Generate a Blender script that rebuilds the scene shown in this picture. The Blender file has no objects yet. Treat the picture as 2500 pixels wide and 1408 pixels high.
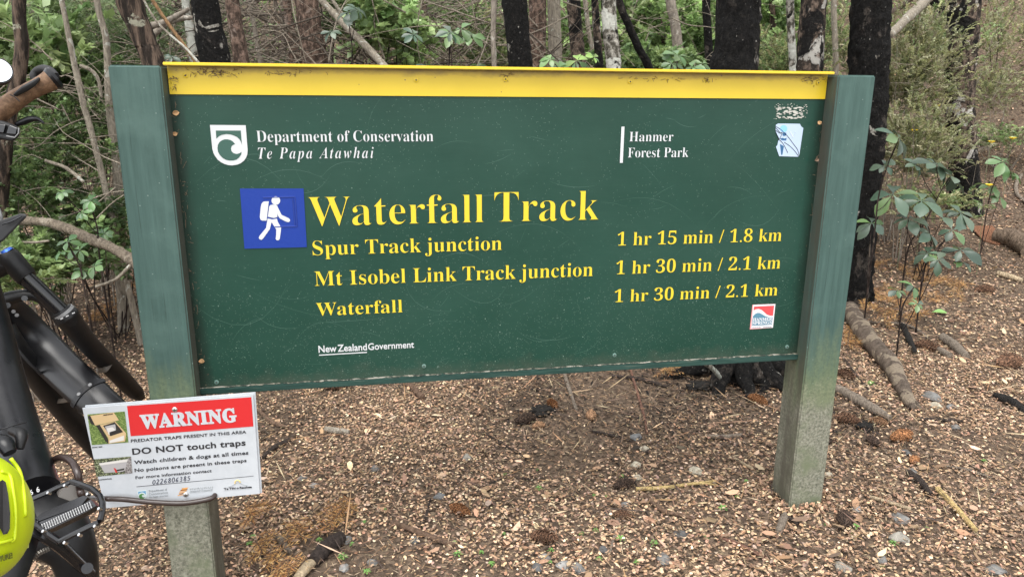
import bpy, bmesh, math, random
import numpy as np
from mathutils import Vector, Matrix, noise as mn

random.seed(7)
rng = np.random.default_rng(11)
S = bpy.context.scene
COL = S.collection
R = math.radians

# ------------------------------------------------------------------ camera
CAM = np.array([0.5301, -1.6718, 1.1137])
FPX, PITCH, ROLL, YAW = 1797.56, R(14.6662), R(0.4427), R(10.2869)
_F = np.array([math.sin(YAW)*math.cos(PITCH), math.cos(YAW)*math.cos(PITCH), -math.sin(PITCH)])
_R0 = np.array([math.cos(YAW), -math.sin(YAW), 0.0])
_U0 = np.cross(_R0, _F)
_RR = math.cos(ROLL)*_R0 + math.sin(ROLL)*_U0
_UU = -math.sin(ROLL)*_R0 + math.cos(ROLL)*_U0
cd = bpy.data.cameras.new('camera')
cd.sensor_width = 36.0
cd.lens = 36.0*FPX/2500.0
cd.clip_start = 0.05
cd.clip_end = 300
cam = bpy.data.objects.new('camera', cd)
COL.objects.link(cam)
cam.matrix_world = Matrix(((_RR[0], _UU[0], -_F[0], CAM[0]), (_RR[1], _UU[1], -_F[1], CAM[1]),
                           (_RR[2], _UU[2], -_F[2], CAM[2]), (0, 0, 0, 1)))
S.camera = cam

# ------------------------------------------------------------------ light
SUN_EL, SUN_AZ = R(68), R(205)          # azimuth measured from +Y towards +X
W = bpy.data.worlds.new('World')
S.world = W
W.use_nodes = True
nt = W.node_tree
sky = nt.nodes.new('ShaderNodeTexSky')
sky.sky_type = 'NISHITA'
sky.sun_disc = False
sky.sun_elevation = SUN_EL
sky.sun_rotation = SUN_AZ
hs = nt.nodes.new('ShaderNodeHueSaturation')
hs.inputs['Saturation'].default_value = 0.12
nt.links.new(sky.outputs[0], hs.inputs['Color'])
nt.links.new(hs.outputs[0], nt.nodes['Background'].inputs[0])
nt.nodes['Background'].inputs[1].default_value = 0.15
sl = bpy.data.lights.new('sun', 'SUN')
sl.energy = 1.2
sl.angle = R(48)
sl.color = (1.0, 0.965, 0.91)
sun = bpy.data.objects.new('sun', sl)
COL.objects.link(sun)
sdir = Vector((math.sin(SUN_AZ)*math.cos(SUN_EL), math.cos(SUN_AZ)*math.cos(SUN_EL), math.sin(SUN_EL)))
sun.rotation_euler = (-sdir).to_track_quat('-Z', 'Y').to_euler()
S.view_settings.view_transform = 'Standard'
S.view_settings.look = 'None'
S.view_settings.gamma = 1.0
S.view_settings.exposure = 1.8
S.render.engine = 'CYCLES'
S.cycles.use_denoising = True
S.cycles.denoiser = 'OPENIMAGEDENOISE'
S.cycles.denoising_input_passes = 'RGB_ALBEDO_NORMAL'
S.cycles.denoising_prefilter = 'ACCURATE'
S.cycles.max_bounces = 6
S.cycles.diffuse_bounces = 3
S.cycles.transparent_max_bounces = 4

# ------------------------------------------------------------------ helpers
def ray(px, py):
    return _F + (px-1250)/FPX*_RR + (704-py)/FPX*_UU

def PD(px, py, d):                     # point seen at that pixel of the photo, d metres along the view axis
    return CAM + d*ray(px, py)

def PY(px, py, y):                     # ... on the vertical plane Y = y
    r = ray(px, py)
    return CAM + r*((y-CAM[1])/r[1])

def terrain(x, y):
    x = np.asarray(x, float); y = np.asarray(y, float)
    t = np.clip(0.7*x+0.72*y-3.4, 0, None)
    h = np.where(t < 5, 0.06*t*t, 1.5+0.6*(t-5))
    tb = np.clip(y-5.5, 0, None)
    h = h+np.where(tb < 4, 0.05*tb*tb, 0.8+0.42*(tb-4))*(0.5+0.5*np.tanh((4-x)*.6))
    tl = np.clip(-x-2.2, 0, None)
    h = h+0.035*np.clip(tl, 0, 5)**2
    h = np.minimum(h, 9.0)
    h = h-.085*np.clip(1.75-x, 0, 2.6)*np.clip(1.6-y*.5, 0, 1)
    h = h+0.012*np.sin(2.1*x+1.3*y)+0.010*np.sin(3.7*x-2.9*y+1)+0.006*np.sin(7.3*x+6.1*y)
    d = np.exp(-((x-1.7)**2+(y-.05)**2)/.05)
    return h*(1-d)

def tz(x, y):
    return float(terrain(x, y))

def PG(px, py, lift=0.0):              # ... on the ground
    r = ray(px, py)
    t, st = 0.6, 0.02
    while t < 30:
        p = CAM+t*r
        if p[2] <= tz(p[0], p[1])+lift:
            break
        t += st
    lo, hi = t-st, t
    for _ in range(14):
        m = (lo+hi)/2
        p = CAM+m*r
        if p[2] <= tz(p[0], p[1])+lift: hi = m
        else: lo = m
    return CAM+hi*r

def depth(p):
    return float((np.asarray(p)-CAM) @ _F)

def M(px, d):                          # pixel length -> metres at depth d
    return px/FPX*d

def tag(o, label=None, cat=None, group=None, kind=None):
    if label: o['label'] = label
    if cat: o['category'] = cat
    if group: o['group'] = group
    if kind: o['kind'] = kind
    return o

def thing(name, loc, label, cat, group=None):
    o = bpy.data.objects.new(name, None)
    o.empty_display_size = .05
    o.location = [float(c) for c in loc]
    COL.objects.link(o)
    return tag(o, label, cat, group)

def base_of(parent):
    b = Vector((0, 0, 0))
    while parent is not None:
        b += parent.location
        parent = parent.parent
    return b

def link(name, me, mat, parent=None, loc=None, smooth=False):
    o = bpy.data.objects.new(name, me)
    COL.objects.link(o)
    if mat is not None:
        for m in (mat if isinstance(mat, (list, tuple)) else [mat]): me.materials.append(m)
    if smooth:
        me.polygons.foreach_set('use_smooth', np.ones(len(me.polygons), bool))
    if parent is not None: o.parent = parent
    if loc is not None: o.location = loc
    return o

class MB:
    """collects geometry in world space; build() links it as one object (relative to its parent)"""
    def __init__(s):
        s.v = []; s.f = []; s.n = 0; s.mi = []; s.cur = 0
    def add(s, v, f):
        s.v.append(np.asarray(v, float).reshape(-1, 3))
        for q in f: s.f.append([i+s.n for i in q]); s.mi.append(s.cur)
        s.n += len(s.v[-1])
        return s
    def box(s, lo, hi, bev=0.0):
        x0, y0, z0 = lo; x1, y1, z1 = hi
        if bev <= 0:
            s.add([(x0,y0,z0),(x1,y0,z0),(x1,y1,z0),(x0,y1,z0),(x0,y0,z1),(x1,y0,z1),(x1,y1,z1),(x0,y1,z1)],
                  [(3,2,1,0),(4,5,6,7),(0,1,5,4),(1,2,6,5),(2,3,7,6),(3,0,4,7)])
        else:
            bm = bmesh.new()
            bmesh.ops.create_cube(bm, size=1)
            for v in bm.verts:
                v.co = Vector(((x0+x1)/2+v.co.x*(x1-x0), (y0+y1)/2+v.co.y*(y1-y0), (z0+z1)/2+v.co.z*(z1-z0)))
            bmesh.ops.bevel(bm, geom=bm.edges[:], offset=bev, segments=2, affect='EDGES')
            bm.verts.index_update()
            s.add([v.co[:] for v in bm.verts], [[v.index for v in f.verts] for f in bm.faces])
            bm.free()
        return s
    def tube(s, pts, rad, n=10, cap=True, jit=0.0, flat=1.0, up=None):
        pts = [Vector([float(c) for c in p]) for p in pts]
        m = len(pts)
        rad = [rad]*m if np.isscalar(rad) else list(rad)
        rings = []
        prev = None
        for i, p in enumerate(pts):
            t = (pts[min(i+1, m-1)]-pts[max(i-1, 0)])
            if t.length < 1e-9: t = Vector((0, 0, 1))
            t.normalize()
            if prev is None:
                a = Vector(up) if up is not None else (Vector((0, 0, 1)) if abs(t.z) < .9 else Vector((1, 0, 0)))
                a = (a-t*a.dot(t)).normalized()
            else:
                a = (prev-t*prev.dot(t))
                a = a.normalized() if a.length > 1e-6 else Vector((1, 0, 0))
            prev = a
            b = t.cross(a)
            for k in range(n):
                th = 2*math.pi*k/n
                r = rad[i]*(1+(random.uniform(-jit, jit) if jit else 0))
                rings.append(p+a*(math.cos(th)*r*flat)+b*(math.sin(th)*r))
        f = []
        for i in range(m-1):
            for k in range(n):
                f.append((i*n+k, i*n+(k+1) % n, (i+1)*n+(k+1) % n, (i+1)*n+k))
        if cap:
            f.append(tuple(range(n))[::-1]); f.append(tuple((m-1)*n+k for k in range(n)))
        return s.add([tuple(v) for v in rings], f)
    def disc(s, c, nrm, r, n=16, h=0.0):
        c = Vector([float(q) for q in c]); nrm = Vector(nrm).normalized()
        return s.tube([c-nrm*h*.5, c+nrm*max(h, 1e-4)*.5], r, n)
    def poly(s, pts):
        return s.add(pts, [tuple(range(len(pts)))])
    def prism(s, pts, off):
        n = len(pts); off = np.asarray(off, float)
        a = np.asarray(pts, float)
        f = [tuple(range(n)), tuple(range(2*n-1, n-1, -1))]
        for i in range(n): f.append((i, i+n, (i+1) % n+n, (i+1) % n))
        return s.add(np.concatenate([a, a+off]), f)
    def sphere(s, c, r, seg=12, rings=8, sc=(1, 1, 1)):
        v = [(0, 0, 1)]
        for i in range(1, rings):
            a = math.pi*i/rings
            for k in range(seg):
                b = 2*math.pi*k/seg
                v.append((math.sin(a)*math.cos(b), math.sin(a)*math.sin(b), math.cos(a)))
        v.append((0, 0, -1))
        f = [(0, 1+k, 1+(k+1) % seg) for k in range(seg)]
        for i in range(rings-2):
            for k in range(seg):
                f.append((1+i*seg+k, 1+(i+1)*seg+k, 1+(i+1)*seg+(k+1) % seg, 1+i*seg+(k+1) % seg))
        l = len(v)-1
        f += [(l, 1+(rings-2)*seg+(k+1) % seg, 1+(rings-2)*seg+k) for k in range(seg)]
        return s.add(np.array(v)*np.array(sc)*r+np.asarray(c, float), f)
    def build(s, name, mat, parent=None, smooth=False, bevel=0.0, auto=None):
        v = np.concatenate(s.v)
        b = np.array(base_of(parent)) if parent is not None else np.zeros(3)
        loc = None
        if parent is None:
            lo, hi = v.min(0), v.max(0)
            b = np.array([(lo[0]+hi[0])/2, (lo[1]+hi[1])/2, lo[2]]); loc = b
        me = bpy.data.meshes.new(name)
        me.from_pydata((v-b).tolist(), [], s.f)
        if any(s.mi): me.polygons.foreach_set('material_index', s.mi)
        me.update()
        o = link(name, me, mat, parent, loc, smooth)
        if auto:
            try: me.set_sharp_from_angle(angle=R(auto))
            except Exception: pass
        return o

def smooth_path(pts, n=6):
    """Catmull-Rom through points"""
    P = [np.asarray(p, float) for p in pts]
    P = [2*P[0]-P[1]]+P+[2*P[-1]-P[-2]]
    out = []
    for i in range(1, len(P)-2):
        for k in range(n):
            t = k/n
            out.append(.5*((2*P[i])+(-P[i-1]+P[i+1])*t+(2*P[i-1]-5*P[i]+4*P[i+1]-P[i+2])*t*t+(-P[i-1]+3*P[i]-3*P[i+1]+P[i+2])*t**3))
    out.append(P[-2])
    return out

def bulk(name, V, nper, mat, parent=None, colors=None, base=None, smooth=False):
    """V: (N, nper, 3) polygons, one face each, per-face colour attribute"""
    N = len(V)
    b = np.array(base_of(parent)) if parent is not None else (np.zeros(3) if base is None else np.asarray(base, float))
    me = bpy.data.meshes.new(name)
    me.vertices.add(N*nper); me.loops.add(N*nper); me.polygons.add(N)
    me.vertices.foreach_set('co', (V.reshape(-1, 3)-b).astype(np.float32).ravel())
    me.loops.foreach_set('vertex_index', np.arange(N*nper, dtype=np.int32))
    me.polygons.foreach_set('loop_start', np.arange(0, N*nper, nper, dtype=np.int32))
    me.update(calc_edges=True)
    if colors is not None:
        at = me.attributes.new('tint', 'FLOAT_COLOR', 'POINT')
        c = np.concatenate([colors, np.ones((N, 1))], 1)
        at.data.foreach_set('color', np.repeat(c, nper, 0).astype(np.float32).ravel())
    me.validate()
    return link(name, me, mat, parent, None if parent is not None else tuple(b), smooth)

def unit(a):
    return a/np.maximum(np.linalg.norm(a, axis=-1, keepdims=True), 1e-9)

def leaf_quads(C, D, Nn, L, Wd, fold=.25):
    """diamond leaves: base C, along D, normal Nn"""
    D = unit(D)
    B = unit(np.cross(D, Nn)); Nn = np.cross(B, D)
    L = L[:, None]; Wd = Wd[:, None]
    mid = C+D*L*.45
    up = Nn*Wd*fold
    return np.stack([C, mid+B*Wd*.5+up, C+D*L, mid-B*Wd*.5+up], 1)

def pick(pal, n):
    pal = np.array([p[:3] for p in pal]); w = None
    i = rng.integers(0, len(pal), n)
    c = pal[i]*rng.uniform(.75, 1.25, (n, 1))*rng.uniform(.93, 1.07, (n, 3))
    return c

# ------------------------------------------------------------------ materials
def mat(name, col=(.5, .5, .5), rough=.6, metal=0.0, spec=.5, coat=0.0):
    m = bpy.data.materials.new(name); m.use_nodes = True
    p = m.node_tree.nodes['Principled BSDF']
    p.inputs['Base Color'].default_value = (*col, 1)
    p.inputs['Roughness'].default_value = rough
    p.inputs['Metallic'].default_value = metal
    p.inputs['Specular IOR Level'].default_value = spec
    p.inputs['Coat Weight'].default_value = coat
    return m

class NT:
    def __init__(s, m):
        s.m = m; s.t = m.node_tree; s.p = s.t.nodes['Principled BSDF']
    def n(s, typ, **kw):
        o = s.t.nodes.new(typ)
        for k, v in kw.items():
            if k.startswith('_'): setattr(o, k[1:], v)
            else: o.inputs[k.replace('__', ' ')].default_value = v
        return o
    def l(s, a, b): s.t.links.new(a, b)
    def coord(s, scale=(1, 1, 1), rand=True):
        tc = s.n('ShaderNodeTexCoord'); mp = s.n('ShaderNodeMapping')
        mp.inputs['Scale'].default_value = scale
        if rand:
            oi = s.n('ShaderNodeObjectInfo'); vm = s.n('ShaderNodeVectorMath', _operation='SCALE')
            ad = s.n('ShaderNodeCombineXYZ')
            mu = s.n('ShaderNodeMath', _operation='MULTIPLY'); mu.inputs[1].default_value = 37.0
            s.l(oi.outputs['Random'], mu.inputs[0])
            for i in range(3): s.l(mu.outputs[0], ad.inputs[i])
            va = s.n('ShaderNodeVectorMath', _operation='ADD')
            s.l(tc.outputs['Object'], va.inputs[0]); s.l(ad.outputs[0], va.inputs[1])
            s.l(va.outputs[0], mp.inputs[0])
        else:
            s.l(tc.outputs['Object'], mp.inputs[0])
        return mp.outputs[0]
    def noise(s, vec, scale, detail=4, rough=.55, dist=0.0):
        o = s.n('ShaderNodeTexNoise', Scale=scale, Detail=detail, Roughness=rough, Distortion=dist)
        s.l(vec, o.inputs['Vector']); return o.outputs['Fac']
    def ramp(s, fac, stops):
        o = s.n('ShaderNodeValToRGB'); e = o.color_ramp.elements
        while len(e) < len(stops): e.new(.5)
        for el, (p, c) in zip(e, stops):
            el.position = p; el.color = (*c, 1) if len(c) == 3 else c
        s.l(fac, o.inputs[0]); return o.outputs[0]
    def step(s, fac, a, b):
        o = s.n('ShaderNodeMapRange'); o.inputs['From Min'].default_value = a; o.inputs['From Max'].default_value = b
        o.clamp = True
        s.l(fac, o.inputs[0]); return o.outputs[0]
    def mix(s, fac, a, b, mode='MIX'):
        o = s.n('ShaderNodeMix', _data_type='RGBA', _blend_type=mode)
        for sock, v in ((o.inputs[0], fac), (o.inputs[6], a), (o.inputs[7], b)):
            if isinstance(v, (int, float)): sock.default_value = v
            elif isinstance(v, tuple): sock.default_value = (*v, 1)
            else: s.l(v, sock)
        return o.outputs[2]
    def math(s, op, a, b):
        o = s.n('ShaderNodeMath', _operation=op)
        for i, v in enumerate((a, b)):
            if isinstance(v, (int, float)): o.inputs[i].default_value = v
            else: s.l(v, o.inputs[i])
        return o.outputs[0]
    def bump(s, h, strength=.5, dist=.01):
        o = s.n('ShaderNodeBump', Strength=strength, Distance=dist)
        s.l(h, o.inputs['Height']); s.l(o.outputs[0], s.p.inputs['Normal'])
    def col(s, c): s.l(c, s.p.inputs['Base Color'])

def leaf_mat(name, rough=.45, trans=.3, spec=.5, sat=1.0):
    m = mat(name, rough=rough, spec=spec); k = NT(m)
    at = k.n('ShaderNodeAttribute', _attribute_name='tint')
    src = at.outputs['Color']
    if sat != 1.0:
        hv = k.n('ShaderNodeHueSaturation', Saturation=sat, Hue=.490, Value=1.22); k.l(src, hv.inputs['Color']); src = hv.outputs[0]
    k.l(src, k.p.inputs['Base Color'])
    if trans > 0:
        tr = k.n('ShaderNodeBsdfTranslucent'); mx = k.n('ShaderNodeMixShader', Fac=trans)
        k.l(src, tr.inputs[0])
        k.l(k.p.outputs[0], mx.inputs[1]); k.l(tr.outputs[0], mx.inputs[2])
        k.l(mx.outputs[0], k.t.nodes['Material Output'].inputs[0])
    return m

M_leaf = leaf_mat('foliage', .36, .42, .5, .80)
M_gloss = leaf_mat('glossy_foliage', .33, .2, .5)
M_litter = leaf_mat('dry_leaf', .75, .0, .3)
M_needle = leaf_mat('dry_needle', .7, .15, .3)

def bark(name, base, dark, pale, black=0.0, pale_amt=.3, scale=14, stretch=.35, speck=0.0, bump=.8, moss=None, soft=False):
    m = mat(name, rough=.9, spec=.2); k = NT(m)
    v = k.coord((1, 1, stretch)); v1 = k.coord((1, 1, .8))
    n1 = k.noise(v, scale*2.2, 6, .65)
    c = k.ramp(n1, [(.28, dark), (.5, base), (.74, tuple(min(1, q*1.4) for q in base))] if soft else [(.36, tuple(q*.6 for q in dark)), (.47, dark), (.54, base), (.68, tuple(min(1, q*1.75) for q in base))])
    if pale_amt > 0:
        n2 = k.noise(v1, scale*.55, 5, .6, .6)
        c = k.mix(k.step(n2, .66-pale_amt*.3, .69-pale_amt*.3), c, pale)
    if black > 0:
        n3 = k.noise(v1, scale*.42, 7, .62, .4)
        kn = k.noise(v1, scale*5, 6, .75); c = k.mix(k.step(n3, .70-black*.5, .735-black*.5), c, k.ramp(kn, [(.38, (.0018, .0016, .0014)), (.53, (.0058, .0051, .0045)), (.65, (.020, .0175, .0145)), (.75, (.07, .063, .055))]))
    if black > 0:
        n7 = k.noise(v1, scale*.62, 5, .6, .8); c = k.mix(k.step(n7, .655, .675), c, k.ramp(k.noise(v1, scale*4, 4, .7), [(.35, (.20, .18, .15)), (.65, (.46, .44, .39))]))
    if speck > 0:
        n4 = k.noise(k.coord((1, 1, .6)), 90, 3, .6)
        c = k.mix(k.step(n4, .735-speck*.1, .77-speck*.1), c, (.36, .345, .31))
    if moss is not None:
        n5 = k.noise(v1, 11, 5, .6)
        c = k.mix(k.step(n5, .55, .68), c, moss)
    k.col(c)
    n6 = k.math('ADD', k.noise(v, scale*3.5, 8, .75), k.math('MULTIPLY', k.noise(v, scale*1.1, 4, .6), 1.6))
    k.bump(n6, bump, .035)
    return m

BK_sooty = bark('sooty_bark', (.05, .042, .035), (.012, .01, .009), (.34, .32, .28), .60, .16, 13, .7, .45, 1.2)
BK_patch = bark('patchy_bark', (.125, .092, .07), (.035, .027, .021), (.42, .40, .36), .40, .30, 15, .7, .25, .9)
BK_white = bark('white_black_bark', (.30, .28, .24), (.10, .09, .07), (.52, .52, .46), .30, .62, 17, .7, 0, .8)
BK_pine = bark('pink_brown_bark', (.17, .115, .088), (.085, .058, .044), (.26, .20, .165), 0, .22, 20, .6, .15, .8)
BK_brown = bark('fibrous_bark', (.13, .092, .068), (.035, .026, .02), (.34, .33, .25), 0, .12, 16, .14, .1, 1.0)
BK_pale = bark('pale_bark', (.27, .235, .185), (.12, .10, .08), (.44, .43, .37), 0, .22, 34, .3, 0, .7, soft=True)
BK_grey = bark('grey_twig', (.22, .19, .155), (.09, .075, .06), (.38, .35, .30), 0, .2, 34, .3, 0, .4, soft=True)
M_stem = bark('dark_stem', (.035, .025, .02), (.015, .01, .008), (.1, .08, .06), 0, .1, 30, .3, 0, .3)
M_gstem = mat('green_stem', (.09, .14, .05), .6)
WD = {}
def wood(key, base, dark):
    if key not in WD:
        WD[key] = bark(key+'_wood', base, dark, tuple(min(1, q*1.5) for q in base), 0, .12, 42, .3, .1, .8, soft=True)
    return WD[key]
w_grey = wood('grey', (.23, .19, .15), (.10, .08, .065))
w_brown = wood('brown', (.17, .11, .075), (.07, .045, .03))
w_dark = wood('dark', (.05, .038, .032), (.02, .016, .014))
w_black = wood('charred', (.022, .020, .018), (.010, .009, .008))
w_pale = wood('pale', (.48, .38, .25), (.28, .21, .14))
w_yellow = wood('peeled', (.58, .43, .19), (.40, .28, .11))
w_red = wood('reddish', (.20, .105, .075), (.10, .05, .035))
w_lichen = bark('lichen_wood', (.30, .28, .23), (.10, .09, .07), (.50, .52, .45), 0, .6, 40, .8, 0, 1)

# ------------------------------------------------------------------ ground
def make_ground():
    def axis(a, b, n, c, w):
        t = np.linspace(-1, 1, n); s = np.sign(t)*np.abs(t)**2.6
        return np.where(s < 0, c+s*(c-a), c+s*(b-c))
    xs = axis(-45, 45, 181, .8, 1); ys = axis(-12, 60, 181, 1.2, 1)
    X, Y = np.meshgrid(xs, ys); Z = terrain(X, Y)
    me = bpy.data.meshes.new('ground')
    n = len(xs)
    idx = np.arange(n*n).reshape(n, n)
    F = np.stack([idx[:-1, :-1], idx[:-1, 1:], idx[1:, 1:], idx[1:, :-1]], -1).reshape(-1, 4)
    me.from_pydata(np.stack([X, Y, Z], -1).reshape(-1, 3).tolist(), [], F.tolist())
    me.update()
    m = mat('forest_floor', rough=.95, spec=.2); k = NT(m)
    v = k.coord(rand=False)
    n1 = k.noise(v, 3.0, 6, .6); n2 = k.noise(v, 60, 5, .7)
    vo = k.n('ShaderNodeTexVoronoi', Scale=85.0); k.l(v, vo.inputs['Vector'])
    c1 = k.ramp(n2, [(.3, (.028, .020, .014)), (.5, (.085, .060, .042)), (.72, (.20, .145, .10))])
    c2 = k.ramp(vo.outputs['Color'], [(.1, (.018, .013, .010)), (.5, (.075, .052, .036)), (.9, (.22, .16, .11))])
    c = k.mix(.55, c1, c2)
    c = k.mix(k.step(n1, .45, .62), c, (.16, .125, .09), 'MULTIPLY') if False else c
    k.col(c); k.bump(n2, .9, .012)
    o = link('ground', me, m, smooth=True)
    tag(o, kind='structure')
make_ground()

LIT = [(.36, .245, .155), (.27, .175, .11), (.19, .12, .077), (.135, .088, .058), (.40, .29, .195), (.10, .068, .048), (.34, .215, .14), (.23, .155, .11), (.46, .35, .235), (.28, .21, .16), (.24, .145, .09), (.16, .105, .07)]
def scatter_xy(n, dmin, dmax, spread=.74):
    """points over the ground seen from the viewpoint's side, denser near by"""
    u = rng.random(n)
    d = np.sqrt(dmin**2+u*(dmax**2-dmin**2))
    lat = rng.uniform(-spread, spread, n)*d
    x = CAM[0]+d*math.sin(YAW)+lat*math.cos(YAW)
    y = CAM[1]+d*math.cos(YAW)-lat*math.sin(YAW)
    return x, y

def clear_of_posts(x, y):
    a = (np.abs(x-.05) < .056) & (np.abs(y-.05) < .056)
    b = (np.abs(x-1.677) < .056) & (np.abs(y-.05) < .056)
    return ~(a | b)

def make_litter():
    parts = []; cols = []
    def ovals(n, dmin, dmax, L0, L1, asp, lift, pal, tilt=.35, spread=1.25, xy=None):
        x, y = scatter_xy(n, dmin, dmax, spread) if xy is None else xy
        soil = np.sin(x*2.7+1.1*np.sin(y*1.9))*np.sin(y*3.1+.9*np.sin(x*2.3)+2)+.5*np.sin(x*6.3+y*2)*np.sin(y*5.7-x)+1.3*np.exp(-((x-.42)**2+(y-.12)**2)/.05)
        k = clear_of_posts(x, y) & ((soil < rng.normal(.75, .35, n)) | (xy is not None)); x, y = x[k], y[k]; n = len(x)
        # thinner where the soil shows
        L = rng.uniform(L0, L1, n); w = L*rng.uniform(asp*.75, asp*1.25, n)
        a = rng.uniform(0, 2*math.pi, n)
        nx = rng.normal(0, tilt, n); ny = rng.normal(0, tilt, n)
        N = unit(np.stack([nx, ny, np.ones(n)], 1))
        D = np.stack([np.cos(a), np.sin(a), np.zeros(n)], 1)
        B = unit(np.cross(N, D)); D = np.cross(B, N)
        C = np.stack([x, y, terrain(x, y)+rng.random(n)**1.5*lift+.002], 1)
        Lc = L[:, None]; wc = w[:, None]
        curl = (rng.normal(0, .18, n)*w)[:, None]*N
        V = np.stack([C-D*Lc*.5+curl, C-D*Lc*.2+B*wc*.48, C+D*Lc*.22+B*wc*.45, C+D*Lc*.5+curl, C+D*Lc*.22-B*wc*.45, C-D*Lc*.2-B*wc*.48], 1)
        parts.append(V); cols.append(pick(pal, n))
    ovals(140000, .75, 3.2, .006, .0145, .58, .012, LIT)
    ovals(95000, 3.2, 6.5, .009, .020, .58, .016, LIT)
    ovals(34000, 6.5, 13, .02, .05, .6, .03, LIT)
    ovals(14000, .75, 4.5, .006, .0115, .64, .016, [(.50, .39, .26), (.58, .47, .33), (.42, .31, .20)], .25)
    ovals(6500, .75, 6, .02, .048, .40, .02, LIT, .3)
    for cx_, cy_ in ((.05, .05), (1.677, .05)):
        a_ = rng.uniform(0, 6.283, 900); r_ = .058+np.abs(rng.normal(0, .022, 900)); m_ = np.maximum(np.abs(np.cos(a_)), np.abs(np.sin(a_)))
        ovals(900, 0, 0, .006, .016, .55, .022, LIT[2:7], .7, xy=(cx_+np.cos(a_)*r_/m_, cy_+np.sin(a_)*r_/m_))
    V = np.concatenate(parts); c = np.concatenate(cols)
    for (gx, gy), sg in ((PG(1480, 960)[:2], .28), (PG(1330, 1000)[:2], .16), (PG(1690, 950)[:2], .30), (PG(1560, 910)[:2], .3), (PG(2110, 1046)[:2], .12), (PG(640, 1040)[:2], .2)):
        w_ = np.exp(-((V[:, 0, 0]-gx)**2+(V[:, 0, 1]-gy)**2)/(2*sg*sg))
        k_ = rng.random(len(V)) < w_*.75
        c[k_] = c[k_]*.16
    # colour drifts over patches of ground
    f = .92+.13*np.sin(V[:, 0, 0]*2.3+np.sin(V[:, 0, 1]*1.7))*np.sin(V[:, 0, 1]*2.1+.8)+rng.normal(0, .05, len(V))
    c = np.clip(c*f[:, None]*np.array([1.32, 1.28, 1.23]), 0, .8)
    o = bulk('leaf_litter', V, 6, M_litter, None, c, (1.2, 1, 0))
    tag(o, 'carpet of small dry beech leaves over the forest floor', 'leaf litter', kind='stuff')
    # needles and chips
    parts = []; cols = []
    for n, d0, d1, L0, L1, wd in ((70000, .75, 3.4, .012, .034, .0014), (26000, 3.4, 7, .02, .045, .0018), (7000, .75, 5, .03, .10, .0028), (2600, .75, 7, .07, .22, .0038)):
        x, y = scatter_xy(int(n*1.5), d0, d1, 1.25); k = clear_of_posts(x, y); x, y = x[k], y[k]; n = len(x)
        a = rng.uniform(0, 2*math.pi, n)
        D = unit(np.stack([np.cos(a), np.sin(a), rng.normal(0, .22, n)], 1))
        N = unit(np.stack([rng.normal(0, .5, n), rng.normal(0, .5, n), np.ones(n)], 1))
        C = np.stack([x, y, terrain(x, y)+rng.random(n)*.014+.006], 1)
        parts.append(leaf_quads(C, D, N, rng.uniform(L0, L1, n), np.full(n, wd)*rng.uniform(.7, 1.6, n), 0))
        cols.append(pick([(.19, .115, .068), (.11, .072, .05), (.30, .18, .095), (.055, .04, .03), (.055, .04, .03), (.36, .27, .17), (.12, .08, .055)], n))
    o = bulk('needle_litter', np.concatenate(parts), 4, M_litter, None, np.concatenate(cols), (1.2, 1, 0))
    tag(o, 'fallen needles and twig bits over the forest floor', 'needle litter', kind='stuff')
make_litter()

# ------------------------------------------------------------------ information board
PW, LX, TOPZ, YP, PDEP = .1, 1.6267, 1.1676, .0453, .0973
ZY, ZB = 1.111, .4456
ZYEL = None

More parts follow.
